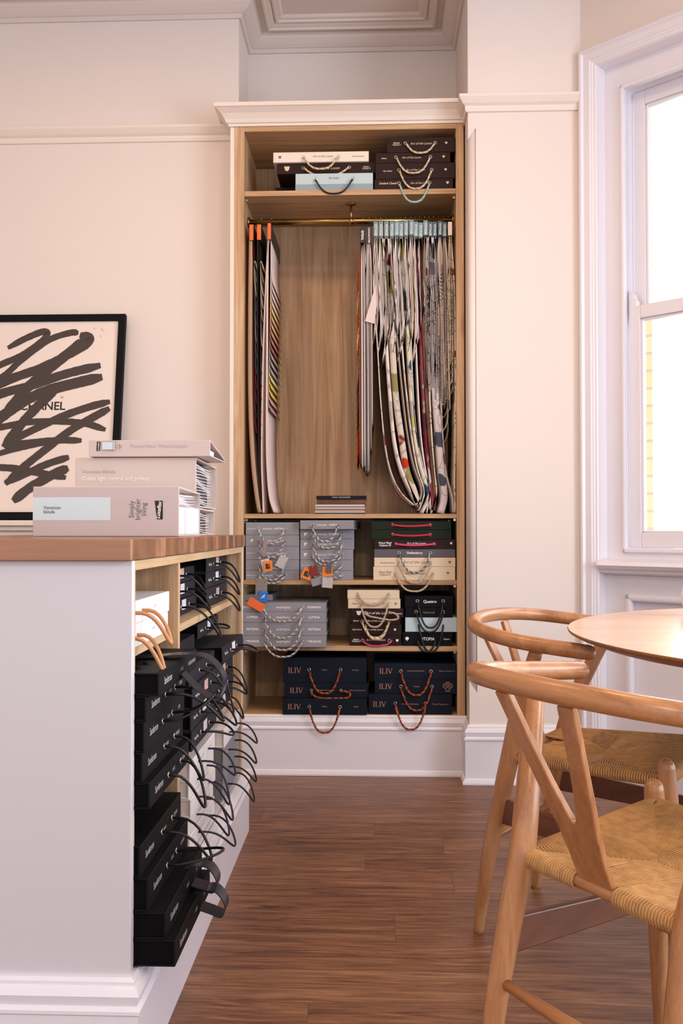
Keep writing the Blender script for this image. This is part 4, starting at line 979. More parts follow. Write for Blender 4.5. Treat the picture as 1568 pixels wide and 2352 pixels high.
cloth(t, [hp(615, 551), hp(610, 650), hp(604, 800), hp(601, 950), hp(600, 1060), hp(603, 1140), hp(604, 1178)], 'fab_pink', .004)
cloth(t, [hp(617, 551), hp(614, 650), hp(613, 800), hp(612, 950), hp(613, 1060), hp(619, 1140), hp(630, 1177)], 'fab_pink', .008)
lad = ['s12', 's11', 's10', 's10', 's9', 's8', 's8', 's7', 's6', 's5', 's4', 's3', 's3', 's2', 's1', 's0', 's0', 'pink']
for i, k in enumerate(lad):
    f = i / (len(lad) - 1); ye = 945 - f * 290
    cloth(t, [hp(619 + f * 2, 551), hp(617 + f * 4, 600), hp(616 + f * 6, ye - 40), hp(619 + f * 6, ye - 12), hp(623 + f * 5, ye)], 'fab_' + k, .0016)

g = 'dark headed fabric hangers'
DK = dict(m='header_black')
for (px, nm, cols, word, bots) in ((832, 'outer', ['d7', 'd6', 'd4', 's7', 'white', 's7', 'dark', 'white', 's7', 'dark', 'white'], 'EMSAL', (1060, 1068, 1070, 1078)), (847, 'inner', ['s7', 'grey', 'white', 's8', 'grey', 's4', 'white', 'dark'], 'CAULNCSTED', (1080, 1078, 1024, 970))):
    t = hanger('black-headed fabric hanger of striped cloths, %s' % ('beside the bare oak back' if nm == 'outer' else 'next to the pale blue headers'), px, g, DK, 521, 559, word, 11)
    n = len(cols)
    for i, k in enumerate(cols):
        f = i / (n - 1) - .5
        yb = bots[min(3, int((f + .5) * 3.99))] + (i * 5) % 7
        cloth(t, [hp(px + f * 7, 559), hp(px + f * 15, 620), hp(px + f * 17 + 1, 800), hp(px + f * 17 + 2, yb)], 'fab_' + k, .0026)
    if nm == 'outer':
        for i in range(26):
            yt = 640 + i * 16.5
            cloth(t, [hp(823, yt - 20), hp(821, yt), hp(819.5, yt + 16)], 'fab_' + (['d6', 'd0', 'd6', 's2', 'd6', 'd5', 'd4', 'd2', 'd4', 'd7', 'd7'][min(10, i * 11 // 26)]), .0016)

g = 'pale blue headed fabric hangers'
TE = dict(m='teal_pale'); TE['in'] = 'teal'
TD = dict(m='teal'); TD['in'] = 'teal_dark'
hx = [862.7, 874.4, 887, 899.5, 910.5, 920.9, 932.2, 944.3, 954.6, 965.6, 977, 987.7, 998, 1010, 1020.4]
longs = {0: ([(863, 548), (857, 640), (862, 720), (868, 820), (874, 920), (884, 1020), (898, 1085), (920, 1130), (950, 1160)], 'flor_pink', .004),
         1: ([(877, 548), (884, 700), (888, 800), (895, 900), (904, 1000), (918, 1068), (940, 1120), (957, 1155)], 'flor_pink', .012),
         2: ([(888, 548), (893, 650), (899, 760), (908, 900), (921, 1000), (934, 1080), (950, 1125), (960, 1160)], 'flor_red', .024),
         3: ([(900, 548), (906, 700), (914, 800), (924, 900), (936, 1000), (950, 1070), (968, 1125), (958, 1165)], 'fab_taupe', .006),
         4: ([(911, 548), (918, 700), (924, 800), (933, 900), (945, 1000), (958, 1075), (974, 1130), (962, 1172)], 'flor_pink', .005),
         5: ([(921, 548), (930, 700), (938, 800), (946, 930), (957, 1030), (974, 1100), (984, 1140), (968, 1178)], 'flor_green', .014),
         6: ([(933, 548), (941, 700), (946, 850), (954, 980), (968, 1060), (986, 1125), (980, 1178)], 'flor_blue', .005),
         7: ([(945, 548), (952, 700), (958, 850), (965, 980), (974, 1060), (986, 1130), (988, 1170)], 'fab_white', .004),
         8: ([(955, 548), (962, 700), (969, 850), (976, 980), (984, 1070), (992, 1140), (993, 1172)], 'flor_burg', .008),
         9: ([(966, 548), (970, 700), (976, 850), (984, 980), (992, 1070), (998, 1140), (996, 1172)], 'fab_brown', .012),
         10: ([(977, 548), (981, 700), (984, 850), (990, 980), (997, 1080), (1002, 1130), (990, 1182)], 'flor_leaf', .006),
         11: ([(988, 545), (992, 640), (992, 760), (998, 880), (1006, 980), (1013, 1070), (1020, 1140), (1012, 1186)], 'flor_blue', .026),
         12: ([(999, 548), (1009, 700), (1011, 850), (1015, 980), (1023, 1080), (1038, 1140), (1042, 1178)], 'flor_grey', .007)}
for i, px in enumerate(hx):
    if i: where = '%s from the black-headed pair' % ORD[i]
    else: where = 'directly beside the black-headed pair'
    yo = [0, 0, 0, 0, -2, 0, -2, -4, 0, 2, -3, 0, 0, -2, 1][i]
    t = hanger('pale blue-headed fabric hanger, ' + where, px, g, TE if i < 11 else TD, 510 + yo, 543 + yo, 'VOYAGE', 9.5)
    rr = random.Random(40 + i)
    if i in longs:
        pts, mt, th = longs[i]; cloth(t, [hp(*p) for p in pts], mt, th)
    n = 6
    bow = rr.uniform(-2, 2)
    for k in range(n):
        f = k / (n - 1) - .5
        y1 = 650 + rr.random() * 30 if i > 9 else 655 + (n - 1 - k) * 9 + rr.random() * 8 + 20 * (i % 3)
        mt = ['fab_white', 'fab_white', 'fab_white', 'fab_pink', 'fab_cream'][rr.randrange(5)] if i < 9 else ['fab_pink', 'fab_taupe', 'fab_cream', 'fab_white', 'fab_grey'][rr.randrange(5)]
        if i == 7 and k == 3: mt = 'fab_s10'
        if i in (2, 8) and k == 4: mt = 'fab_d3'
        x1 = px + 4 + f * 10.5
        wv = rr.uniform(-.7, .7)
        pts = [hp(px + f * 3.2, 544), hp(px + f * 9.5 + bow * .4 + wv, 590), hp(px + f * 11.5 + bow + 1.5, 640), hp(x1 + wv, y1 + 15)]
        if i <= 9: pts += [hp(x1 - 1.5 + wv, y1 + 50), hp(x1 - 6 + 2 * wv, y1 + 84)]
        else: pts += [hp(x1 + 1, y1 + 120), hp(x1 + 3 + f * 2, 860 + 30 * rr.random() + 10 * (i - 9))]
        cloth(t, pts, mt, .0022)
    if i in (9, 11, 12, 13, 14):               # curled ends one below the other
        x0, yt, ye, w = {9: (983, 660, 800, 10), 11: (1004, 690, 860, 13), 12: (1013, 640, 700, 8), 13: (1024, 690, 1010, 14), 14: (1036, 640, 900, 9)}[i]
        m_ = 12 if ye - yt > 250 else 8
        for k in range(m_):
            y = yt + (ye - yt) * k / (m_ - 1); xx = x0 + 4 * k / m_
            cloth(t, [hp(xx + 1, y - 42), hp(xx + 1, y - 18), hp(xx - w * .25, y - 2), hp(xx - w * .62, y + 6), hp(xx - w, y - 2)], 'fab_taupe' if k % 2 else 'fab_cream', .0017)
    if i == 0:                                 # the flap that swings out to the front
        b = MB(); A, B2, C2, D2 = hp(862, 655), hp(838, 739), hp(858, 744), hp(864, 700)
        b.add([(A[0], HY0, A[1]), (B2[0], HY0 - .012, B2[1]), (C2[0], HY0 - .006, C2[1]), (D2[0], HY0, D2[1]), (A[0] + .002, HY0 + .002, A[1]), (B2[0] + .001, HY0 - .010, B2[1]), (C2[0] + .002, HY0 - .004, C2[1]), (D2[0] + .002, HY0 + .002, D2[1])],
              [(0, 1, 2, 3), (7, 6, 5, 4), (0, 4, 5, 1), (1, 5, 6, 2), (2, 6, 7, 3), (3, 7, 4, 0)]); b.build('fabric_sheet', 'fab_pink', t)
t = hanger('cream-headed fabric hanger touching the unit\'s right side panel', 1033, 'cream headed fabric hanger', dict(m='cream_plastic'), 510, 541, None, 9.5)
cloth(t, [hp(1035, 541), hp(1042, 640), hp(1045, 800), hp(1045.5, 1000), hp(1044, 1100), hp(1045, 1160), hp(1044, 1178)], 'flor_leaf', .005)
for k in range(7):
    f = k / 6 - .5
    cloth(t, [hp(1033 + f * 4, 541), hp(1033 + f * 9, 600), hp(1036 + f * 13, 700), hp(1037 + f * 11, 790 + k * 22)], ['fab_olive', 'flor_leaf', 'fab_cream', 'fab_olive', 'flor_leaf', 'fab_taupe', 'fab_olive'][k], .0018)

# ================================================================== island counter
CX, CY0, CY1 = -0.427, 1.585, 2.93           # front plane and ends of the carcass
WT = 0.9535; WB = WT - 0.0375
CL = -1.08                                    # far long side
ct = thing('display_counter', 'white island counter with open oak cubbyholes full of pattern books', 'counter', (-0.75, 2.25, 0))
b = MB(); b.box((CL, CY0, 0.15), (CX + 0.002, CY0 + 0.018, WB - .0005), 0, 0.001); b.build('end_panel', 'panel_white_shaded', ct)
b = MB(); b.box((CL, CY1 - 0.006, 0.15), (CX + 0.002, CY1, WB - .0005), 0, 0.001); b.build('end_panel', 'panel_white_shaded', ct)
I0, I1, D0, D1 = CY0 + 0.0185, CY1 - 0.0065, 1.970, 1.988
ZC0, ZC1, ZC2 = 0.200, 0.443, 0.752
def oak(name, a, c, mt='oak_v'):
    b = MB(); b.box(a, c, 0, 0.0008); return b.build(name, mt, ct)
XB = -0.83
oak('side_panel', (XB, I0, 0.1968), (CX, I0 + 0.012, WB - .001)); oak('side_panel', (XB, I1 - 0.018, 0.1968), (CX, I1, WB - .001))
oak('divider', (XB, D0, 0.2), (CX, D1, WB - 0.019))
oak('top_rail', (XB, I0 + .0125, WB - 0.0185), (CX, I1 - .0185, WB - .001), 'oak_edge'); oak('bottom_panel', (XB, I0 + .0125, 0.1968), (CX - .035, I1 - .0185, 0.200), 'oak_edge')
oak('back_panel', (XB - 0.012, I0, 0.18), (XB - .0005, I1, WB - .001))
oak('shelf', (XB, I0 + .0125, ZC2 - 0.018), (CX - 0.020, D0 - .0005, ZC2), 'oak_edge'); oak('shelf', (XB, D1 + .0005, ZC2 - 0.018), (CX - 0.024, I1 - .0185, ZC2), 'oak_edge')
oak('shelf', (XB, D1 + .0005, ZC1 - 0.018), (CX - 0.022, I1 - .0185, ZC1), 'oak_edge')
b = MB(); b.box((CL, CY0, 0.15), (CL + 0.012, CY1, WB - .0005)); b.build('side_panel', 'panel_white_shaded', ct)
b = MB(); b.box((CL + .01, CY0 + .01, 0), (CX - 0.002, CY1 - .01, 0.1962))
sweep(b, [(CL, CY1), (CL, CY0), (CX, CY0), (CX, CY1), (CL, CY1)], skirt(0.196, 0.02, False), 0, cap=False); b.build('plinth', 'gloss_white', ct)
wt = MB(); wt.box((CL - 0.04, 1.570, WB), (-0.4235, 2.972, WT), 0, 0.0018)
tag(wt.build('worktop', 'worktop'), 'thick oak butcher-block worktop on the white island counter', 'worktop')

# ------------------------------------------------------------------ books in the counter (spines face +X)
def side_book(label, X, ym, w, z, h, cover, d=0.28, **k):
    return book(label, (X, ym, z + 0.0003), w, h - 0.0006, d, cover, rotz=pi / 2 + k.pop('turn', 0), **k)
def loop(e0, e1, outl, droop, style='cord_black', z=.5, **k):
    d = dict(e0=e0, e1=e1, kind='loop', outl=outl, droop=droop, style=style, z=z, r=0.0028); d.update(k); return d
g = 'black pattern books in the tall cubbyhole of the counter'
SD = lambda code, cw=.34: [('Sanderson', -.30, .5, .0135, dict(sx=.78, b=.008)), ('FABRICS', .06, .5, .0065, dict(sx=.7)), (code, cw, .5, .0075, dict(sx=.7))]
ym, sw = 1.778, 0.338
rows = [('lowest black pattern book in the tall cubbyhole, jutting out furthest, with a flat strap', -0.352, 0.047, 'strap', 'OLD FORGE'),
        ('second lowest black pattern book in the tall cubbyhole, with a flat strap handle', -0.369, 0.048, 'strap', 'DRAPER'),
        ('third lowest black pattern book in the tall cubbyhole, its cord looping up', -0.400, 0.060, loop(-.08, .16, .125, -.02), 'ALCHEMIST'),
        ('fourth lowest black pattern book in the tall cubbyhole, below the gap', -0.415, 0.055, loop(-.02, .24, .11, .075), 'SOJOURN'),
        (None, -0.53, 0.065, None, ''),  # row of the added filler box
        ('black pattern book just above the gap in the tall cubbyhole', -0.398, 0.047, loop(-.08, .24, .075, .085), 'OPTIONS 1-2'),
        ('fourth black pattern book from the top of the tall cubbyhole', -0.411, 0.053, loop(-.02, .24, .085, .085), 'PEMBERLEY'),
        ('third black pattern book from the top of the tall cubbyhole, its cord looping upward', -0.408, 0.055, loop(-.10, .14, .120, -.055), 'GLEN'),
        ('second black pattern book from the top of the tall cubbyhole, its cord reaching far out', -0.405, 0.045, loop(-.07, .17, .13, .065), 'BYRON'),
        ('topmost black pattern book in the tall cubbyhole with a glossy flat strap', -0.382, 0.041, 'strap', 'WOODLAND WALKS')]
z = ZC0
for (lb, X, h, hd, code) in rows:
    if lb is None:
        side_book('added black filler box set back in the gap of the tall cubbyhole', X, ym, sw - .01, z, h, 'black_soft', d=.25, pages='pages_black', group=g); z += h; continue  # added filler under the name pattern_book; it holds up the books above
    t = side_book(lb, X, ym, sw, z, h, 'black', d=.36, hd=None if hd == 'strap' else hd, ink='ink_silver', texts=SD(code), pages='pages_black', group=g)
    if hd == 'strap':
        b = MB(); sc = 1.0 if z > .6 else .62
        path = catmull(([(0, .10, h + .0015), (0, .05, h + .004)] if sc == 1 else [(0, .012, h - .002), (0, .009, h - .001)]) + [(0, .004, h + (.008 if sc == 1 else 0)), (0, -.05 * sc, h + .004), (0, -.085 * sc, h - .035 * sc), (0, -.075 * sc, h - .075 * sc), (0, -.04 * sc, h - .065 * sc), (0, -.0025, h * .3)], 9)
        n = len(path); vs = []
        for sgn in (-1, 1):
            for i in range(n):
                d_ = (path[min(i + 1, n - 1)] - path[max(i - 1, 0)]).normalized(); nn = Vector((0, -d_.z, d_.y)) * 0.0011 * sgn
                for xx in (-.022, .022): vs.append(path[i] + nn + Vector((xx + (.02 if sc == 1 else .06), 0, 0)))
        o = 2 * n; fs = []
        for i in range(n - 1):
            a = 2 * i
            fs += [(a, a + 1, a + 3, a + 2), (o + a, o + a + 2, o + a + 3, o + a + 1), (a, a + 2, o + a + 2, o + a), (a + 1, o + a + 1, o + a + 3, a + 3)]
        fs += [(0, o, o + 1, 1), (2 * n - 2, 2 * n - 1, o + 2 * n - 1, o + 2 * n - 2)]
        b.add(vs, fs, 0, False); b.build('strap_handle', 'strap', t)
        b = MB()
        if sc == 1:
            for xx in (-.12, -.06, .0, .08):
                b.lathe([(0, h + .004), (.006, h + .003), (.0075, h), (.0075, h - .001)], 10, 0, Matrix.Translation((xx, .05 if xx < 0 else .16, 0)))
            b.build('stud', 'black_soft', t)
    z += h
g = 'white pattern books on the upper shelf of the counter'
side_book('lower white pattern book with tan cord on the short shelf of the counter', -0.443, 1.785, .315, ZC2, .044, 'white_box', hd=loop(-.47, -.30, .07, .075, 'cord_tan', r=.0038, eye=False), ink='ink_faint', texts=[('WHITE', .1, .5, .006)], group=g)
side_book('upper white pattern book with tan cord on the short shelf of the counter', -0.441, 1.787, .315, ZC2 + .044, .043, 'white_box', hd=loop(-.40, -.22, .075, .065, 'cord_tan', r=.0038, eye=False), ink='ink_faint', texts=[('IVORY', .1, .5, .006)], group=g)

def side_stack(z, ym, w, rows):
    for (lb, X, h, cover, k) in rows:
        side_book(lb, X, ym + k.pop('dy', 0), w, z, h, cover, **k); z += h
    return z
plain('sticker_pink', '#c9a59c', 0.7, var=0.35, vscale=120); plain('sticker_white', '#dcd6dc', 0.7)
g = 'charcoal pattern books in the upper far cubbyhole of the counter'
CH = lambda pt='sticker_pink': dict(ink='ink_white', texts=[('@script', -.34, .5, .016)], patches=[(.0, .62, .05, .026, pt)], pages='pages_black', group=g, d=.25)
def ck(hd, pt='sticker_pink', **k):
    d = CH(pt); d['hd'] = hd; d['group'] = g; d.update(k); return d
side_stack(ZC2, 2.345, .335, [('lowest charcoal pattern book of the left pile in the upper far cubbyhole', -.494, .041, 'charcoal', ck(loop(-.10, .20, .115, .09), 'sticker_white')),
                               ('middle charcoal pattern book of the left pile in the upper far cubbyhole', -.498, .040, 'charcoal', ck(loop(-.10, .18, .085, .055), 'sticker_white')),
                               ('topmost charcoal pattern book of the left pile in the upper far cubbyhole', -.500, .039, 'charcoal', ck(loop(-.10, .17, .075, .05)))])
side_stack(ZC2, 2.700, .338, [('lowest charcoal pattern book of the right pile in the upper far cubbyhole', -.468, .054, 'charcoal', ck(loop(-.14, .20, .080, .055))),
                               ('middle charcoal pattern book of the right pile in the upper far cubbyhole', -.470, .044, 'charcoal', ck(loop(-.16, .16, .082, .055), 'sticker_white')),
                               ('topmost charcoal pattern book of the right pile under the worktop', -.469, .043, 'charcoal', ck(loop(-.18, .17, .082, .062)))])
g = 'charcoal pattern books in the middle far cubbyhole of the counter'
side_stack(ZC1, 2.325, .335, [('lowest charcoal pattern book of the left pile in the middle far cubbyhole', -.434, .048, 'charcoal', ck(loop(-.18, .16, .09, .02), 'sticker_white')),
                               ('charcoal pattern book, second lowest of the left pile in the middle far cubbyhole', -.436, .052, 'charcoal', ck(loop(-.18, .2, .10, .05), 'sticker_white')),
                               ('charcoal pattern book second from the top of the left pile in the middle far cubbyhole', -.432, .052, 'charcoal', ck(loop(-.16, .2, .085, .075), 'sticker_pink')),
                               ('charcoal pattern book with no sticker, on the left pile in the middle far cubbyhole', -.440, .046, 'charcoal', dict(hd=loop(-.14, .14, .085, .09), pages='pages_black', group=g, d=.25)),
                               ('charcoal pattern book set back on top of the left pile in the middle far cubbyhole', -.495, .044, 'charcoal', dict(pages='pages_black', group=g, d=.22))])
z = side_stack(ZC1, 2.700, .335, [('lowest charcoal pattern book of the right pile in the middle far cubbyhole', -.448, .045, 'charcoal', ck(loop(-.14, .16, .07, .06), 'sticker_white')),
                               ('charcoal pattern book, second lowest of the right pile in the middle far cubbyhole', -.446, .045, 'charcoal', ck(loop(-.14, .16, .08, .03), 'sticker_white')),
                               ('charcoal pattern book third from the bottom of the right pile in the middle far cubbyhole', -.448, .045, 'charcoal', ck(loop(-.14, .16, .085, .075)))])
side_book('charcoal pattern book jutting out askew from the right pile, its dark top showing', -.418, 2.695, .325, z + .020, .046, 'charcoal', roll=0.0, turn=-.03, tilt=-.045, **ck(loop(-.14, .16, .085, .015), 'sticker_white'))
side_book('thin charcoal pattern book set back above the askew one', -.492, 2.690, .325, z + .086, .042, 'charcoal', **ck(loop(-.16, .16, .075, .005), 'sticker_white'))
g = 'white pattern books in the lowest far cubbyhole of the counter'
n5 = ['lowest', 'second lowest', 'middle', 'second highest', 'topmost']
side_stack(ZC0, 2.325, .33, [('%s white pattern book in the left pile of the lowest far cubbyhole' % n5[i], [-.438, -.442, -.436, -.441, -.438][i], .0436, 'white_box',
           dict(hd=loop(-.2, .2, [.10, .085, .09, .085, .10][i], [.06, .08, .085, .09, .055][i], 'cord_navy', eye=False, r=.0027), ink='ink_faint', texts=[('COLLECTION', -.05, .5, .006), ('ESSENTIALS', .3, .5, .005)], group=g, d=.27)) for i in range(5)])
g = 'grey and white pattern books beside the end panel of the counter'
side_stack(ZC0, 2.735, .29, [('lowest grey pattern book of the pile beside the far end panel', -.432, .050, 'grey_box', dict(hd=loop(-.2, .22, .085, .075, 'cord_black', eye=False, r=.0027), texts=[('PLAIN', -.3, .5, .006), ('WEAVES', .3, .5, .006)], pages='pages_grey', group=g)),
                              ('middle grey pattern book of the pile beside the far end panel', -.430, .050, 'grey_box', dict(hd=loop(-.2, .22, .09, .065, 'cord_black', eye=False, r=.0027), texts=[('PLAIN', -.3, .5, .006), ('WEAVES', .3, .5, .006)], pages='pages_grey', group=g)),
                              ('highest grey pattern book of the pile, right under the white one', -.430, .050, 'grey_box', dict(hd=loop(-.2, .22, .09, .06, 'cord_black', eye=False, r=.0027), texts=[('PLAIN', -.3, .5, .006), ('WEAVES', .3, .5, .006)], pages='pages_grey', group=g)),
                              ('white pattern book on top of the grey ones beside the far end panel', -.428, .053, 'white_box', dict(hd=loop(-.2, .22, .09, .05, 'cord_navy', eye=False, r=.0027), ink='ink_faint', texts=[('SHEERS', -.2, .5, .006)], group=g))])

# ================================================================== binders on the worktop
def binder(label, pxl, pxr, Y, z, h, d, mat, fill, texts=(), extra=None):
    x0, x1 = at(pxl, 1217, Y).x, at(pxr, 1217, Y).x
    t = thing('sample_binder', label, 'binder', ((x0 + x1) / 2, Y, z), 0, 'sample binders on the worktop')
    th = 0.0045
    b = MB()
    b.box((x0, Y, z), (x1, Y + th, z + h), 0, 0.002); b.box((x0, Y + th * .6, z), (x1, Y + d, z + th), 0, 0.001)
    # the upper board dips towards the back
    k = h * 0.05
    b.add([(x0, Y + th * .5, z + h - th), (x1, Y + th * .5, z + h - th), (x1, Y + d, z + h - th - k), (x0, Y + d, z + h - th - k), (x0, Y + th * .5, z + h), (x1, Y + th * .5, z + h), (x1, Y + d, z + h - k), (x0, Y + d, z + h - k)],
          [(0, 3, 2, 1), (4, 5, 6, 7), (0, 1, 5, 4), (1, 2, 6, 5), (2, 3, 7, 6), (3, 0, 4, 7)], 0)
    b.box((x0, Y + d - th, z + th), (x1, Y + d, z + h - th - k), 0)
    TT = Matrix.Translation((x0, Y, z))
    mats = [mat]
    for (s, px, py, hh, mt, o) in texts:
        q = at(px, py, Y)
        if mt not in mats: mats.append(mt)
        b.text(s, q.x - x0, q.z - z, hh, mats.index(mt), TT, shear=o.get('it', 0), sx=o.get('sx', 1), bold=o.get('b', 0), rot=o.get('rot', 0), align=o.get('al', 'CENTER'), y=o.get('y', -0.0008))
    for (px0, py0, px1, py1, mt) in (extra or []):
        q0, q1 = at(px0, py1, Y), at(px1, py0, Y)
        if mt not in mats: mats.append(mt)
        sh = 0.006 if mt == 'ink_black' else 0
        b.add([(q0.x + sh, Y - .0005, q0.z), (q1.x + sh * 0, Y - .0005, q0.z), (q1.x, Y - .0005, q1.z), (q0.x, Y - .0005, q1.z)], [(0, 1, 2, 3)], mats.index(mt))
    b.build('cover', mats, t)
    rr = random.Random(int(h * 1e4)); i0 = 0
    if fill == 'boxes':
        b = MB(); zz = z + th + .0005; hb = h * 0.56
        b.box((x0 + .01, Y + th + .001, zz), (x1 - .0035, Y + d * .32, zz + hb), 0, .001); b.box((x0 + .01, Y + d * .34, zz), (x1 - .002, Y + d - th - .001, zz + hb), 0, .001)
        b.build('slat_box', 'binder_in', t)
        z0 = zz + hb + .003; z1 = z + h - k - th - .004; n = 5
    else:
        z0 = z + th + .003; z1 = z + h - k - th - .004; n = fill
        b = MB(); b.box((x0 + .01, Y + th + .001, z0), (x1 - .012, Y + d * .72, z1)); b.build('gap_shade_block', 'gap_shade', t)  # dark block added as the shade in the gaps between sheets
    for i in range(n):
        f = (i + .5) / n; zz = z0 + (z1 - z0) * f; b = MB(); rows = []
        am = min(.006, (z1 - z0) / n * .45)
        for j in range(9):
            u = j / 8; y = Y + th + .002 + (d - .03) * u * (.86 + .10 * rr.random() if j == 8 else .93)
            rows.append((y, zz + am * sin(u * 5 + i) * .6 - am * u * .9))
        vs = []
        for dz in (-.0007, .0007):
            for (y, q) in rows: vs += [(x0 + .012, y, q + dz), (x1 - .004 - .003 * rr.random(), y, q + dz)]
        o = 18; fs = []
        for j in range(8):
            a = 2 * j; fs += [(a, a + 1, a + 3, a + 2), (o + a, o + a + 2, o + a + 3, o + a + 1), (a + 1, o + a + 1, o + a + 3, a + 3)]
        fs += [(16, 17, o + 17, o + 16)]
        b.add(vs, fs, 0, True); b.build('slat_sheet', 'binder_in', t)
    return t, x0, x1
hD = 116 * 2.2 / F
binder('large pinkish-grey binder with a pale blue label panel at the front of the worktop', 75, 411, 2.2, WT + .0005, hD, .265, 'binder', 'boxes',
       [('Venetian\nblinds', 100, 1171, .0085, 'ink_black', dict(al='LEFT')), ('Simply\nbrighter\nliving', 317, 1170, .0125, 'ink_grey', dict(rot=pi / 2, sx=.9, al='CENTER')), ('Luxaflex', 365, 1172, .0095, 'ink_white', dict(rot=pi / 2 - .12, it=.3, sx=.9, b=.02, y=-.0011))],
       [(75.5, 1142, 254, 1195, 'label_blue'), (355, 1150, 374, 1193, 'ink_black')])
YB2 = 2.485
hC = 66 * YB2 / F
binder('pale binder lying under the greige one, mostly hidden behind the front binder', 172, 448, YB2, WT + .0005, hC, .30, 'binder_b', 8)
hB = 115 * YB2 / F
binder('thick greige binder with white lettering in the middle of the worktop pile', 172, 450, YB2, WT + .001 + hC, hB, .315, 'binder_b', 15,
       [('Venetian Blinds', 188, 1084, .0105, 'ink_faint', dict(al='LEFT')), ('Create light control and privacy', 187, 1099, .0102, 'ink_white', dict(al='LEFT', b=.012))])
YA2 = 2.465; zA = WT + .0022 + hC + hB
x0, x1 = at(203, 1217, YA2).x, at(482, 1217, YA2).x; hA = 38 * YA2 / F
t = thing('ring_binder', 'slim wedge-shaped grey binder with a metal clip, topmost on the worktop pile', 'binder', ((x0 + x1) / 2, YA2, zA), 0, 'sample binders on the worktop')
b = MB(); th = .004; dd = .25
b.box((x0, YA2, zA), (x1, YA2 + th, zA + hA), 0, .0015); b.box((x0, YA2 + th * .5, zA), (x1, YA2 + dd, zA + th), 0, .001)
b.add([(x0, YA2 + .002, zA + hA - th), (x1, YA2 + .002, zA + hA - th), (x1, YA2 + dd, zA + th), (x0, YA2 + dd, zA + th), (x0, YA2 + .002, zA + hA), (x1, YA2 + .002, zA + hA), (x1, YA2 + dd, zA + th * 2), (x0, YA2 + dd, zA + th * 2)],
      [(0, 3, 2, 1), (4, 5, 6, 7), (0, 1, 5, 4), (1, 2, 6, 5), (2, 3, 7, 6), (3, 0, 4, 7)], 0)
TT = Matrix.Translation((0, YA2, 0)); q = at(365, 1025, YA2)
b.text('PowerView\u2019 Motorisation', q.x, q.z, .0105, 1, TT)
q0, q1 = at(221, 1036, YA2), at(231, 1014, YA2); b.add([(q0.x, YA2 - .0005, q0.z), (q1.x - .002, YA2 - .0005, q0.z), (q1.x, YA2 - .0005, q1.z), (q0.x + .002, YA2 - .0005, q1.z)], [(0, 1, 2, 3)], 2)
q = at(226, 1025, YA2); b.text('Luxaflex', q.x, q.z, .005, 3, TT, rot=pi / 2 - .1, shear=.3, y=-.0009)
b.build('cover', ['binder', 'ink_faint', 'ink_black', 'ink_white'], t)
b = MB(); q0, q1 = at(234, 1034, YA2), at(264, 1014, YA2)
b.box((q0.x, YA2 - .004, q0.z), (q1.x - .004, YA2 - .0005, q1.z), 0, .0015); b.box((q1.x - .003, YA2 - .007, q0.z - .002), (q1.x + .001, YA2 - .0005, q1.z + .001), 0, .001); b.build('clip', 'chrome', t)
b = MB(); q = at(275, 1025, YA2); b.ring((q.x, YA2 - .001, q.z), .0045, .0014, 0); b.build('finger_ring', 'chrome', t)
b = MB(); b.box((x0 + .01, YA2 + th + .002, zA + th + .0002), (x1 - .01, YA2 + dd * .45, zA + hA * .45)); b.build('page_block', 'binder_in', t)

# ================================================================== round table
TCX, TCY, TR_, TZ = 1.122, 1.947, 0.700, 0.75
tb = thing('round_table', 'round pale oak table with a thin undercut edge beside the two wishbone-backed chairs', 'table', (TCX, TCY, 0))
TT = Matrix.Translation((TCX, TCY, 0))
b = MB(); n = 128
top = [(TR_ * cos(2 * pi * k / n), TR_ * sin(2 * pi * k / n), TZ) for k in range(n)]
b.add(top, [tuple(range(n))], 0, False, TT)
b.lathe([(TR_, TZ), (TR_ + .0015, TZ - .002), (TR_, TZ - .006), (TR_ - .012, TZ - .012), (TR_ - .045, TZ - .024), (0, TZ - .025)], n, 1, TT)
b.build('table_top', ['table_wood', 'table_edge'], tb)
b = MB(); b.lathe([(0, TZ - .026), (.16, TZ - .026), (.16, TZ - .04), (.05, TZ - .06), (.045, .12), (.07, .05), (.28, .025), (.30, .012), (.30, .0), (0, 0)], 40, 0, TT); b.build('assumed_pedestal', 'chair_wood', tb)  # unseen; a central support assumed so the top does not float
bw = thing('white_vase', 'small rounded white vase standing on the far side of the round table', 'vase', (0.842, 2.36, TZ + .0003), world=False)
b = MB(); b.lathe([(0, 0), (.035, 0), (.055, .02), (.062, .05), (.052, .085), (.030, .10), (.028, .108), (.024, .108), (.025, .098), (.045, .08), (.054, .05), (.046, .02), (0, .008)], 32, 0); b.build('vase_body', 'gloss_white', bw)

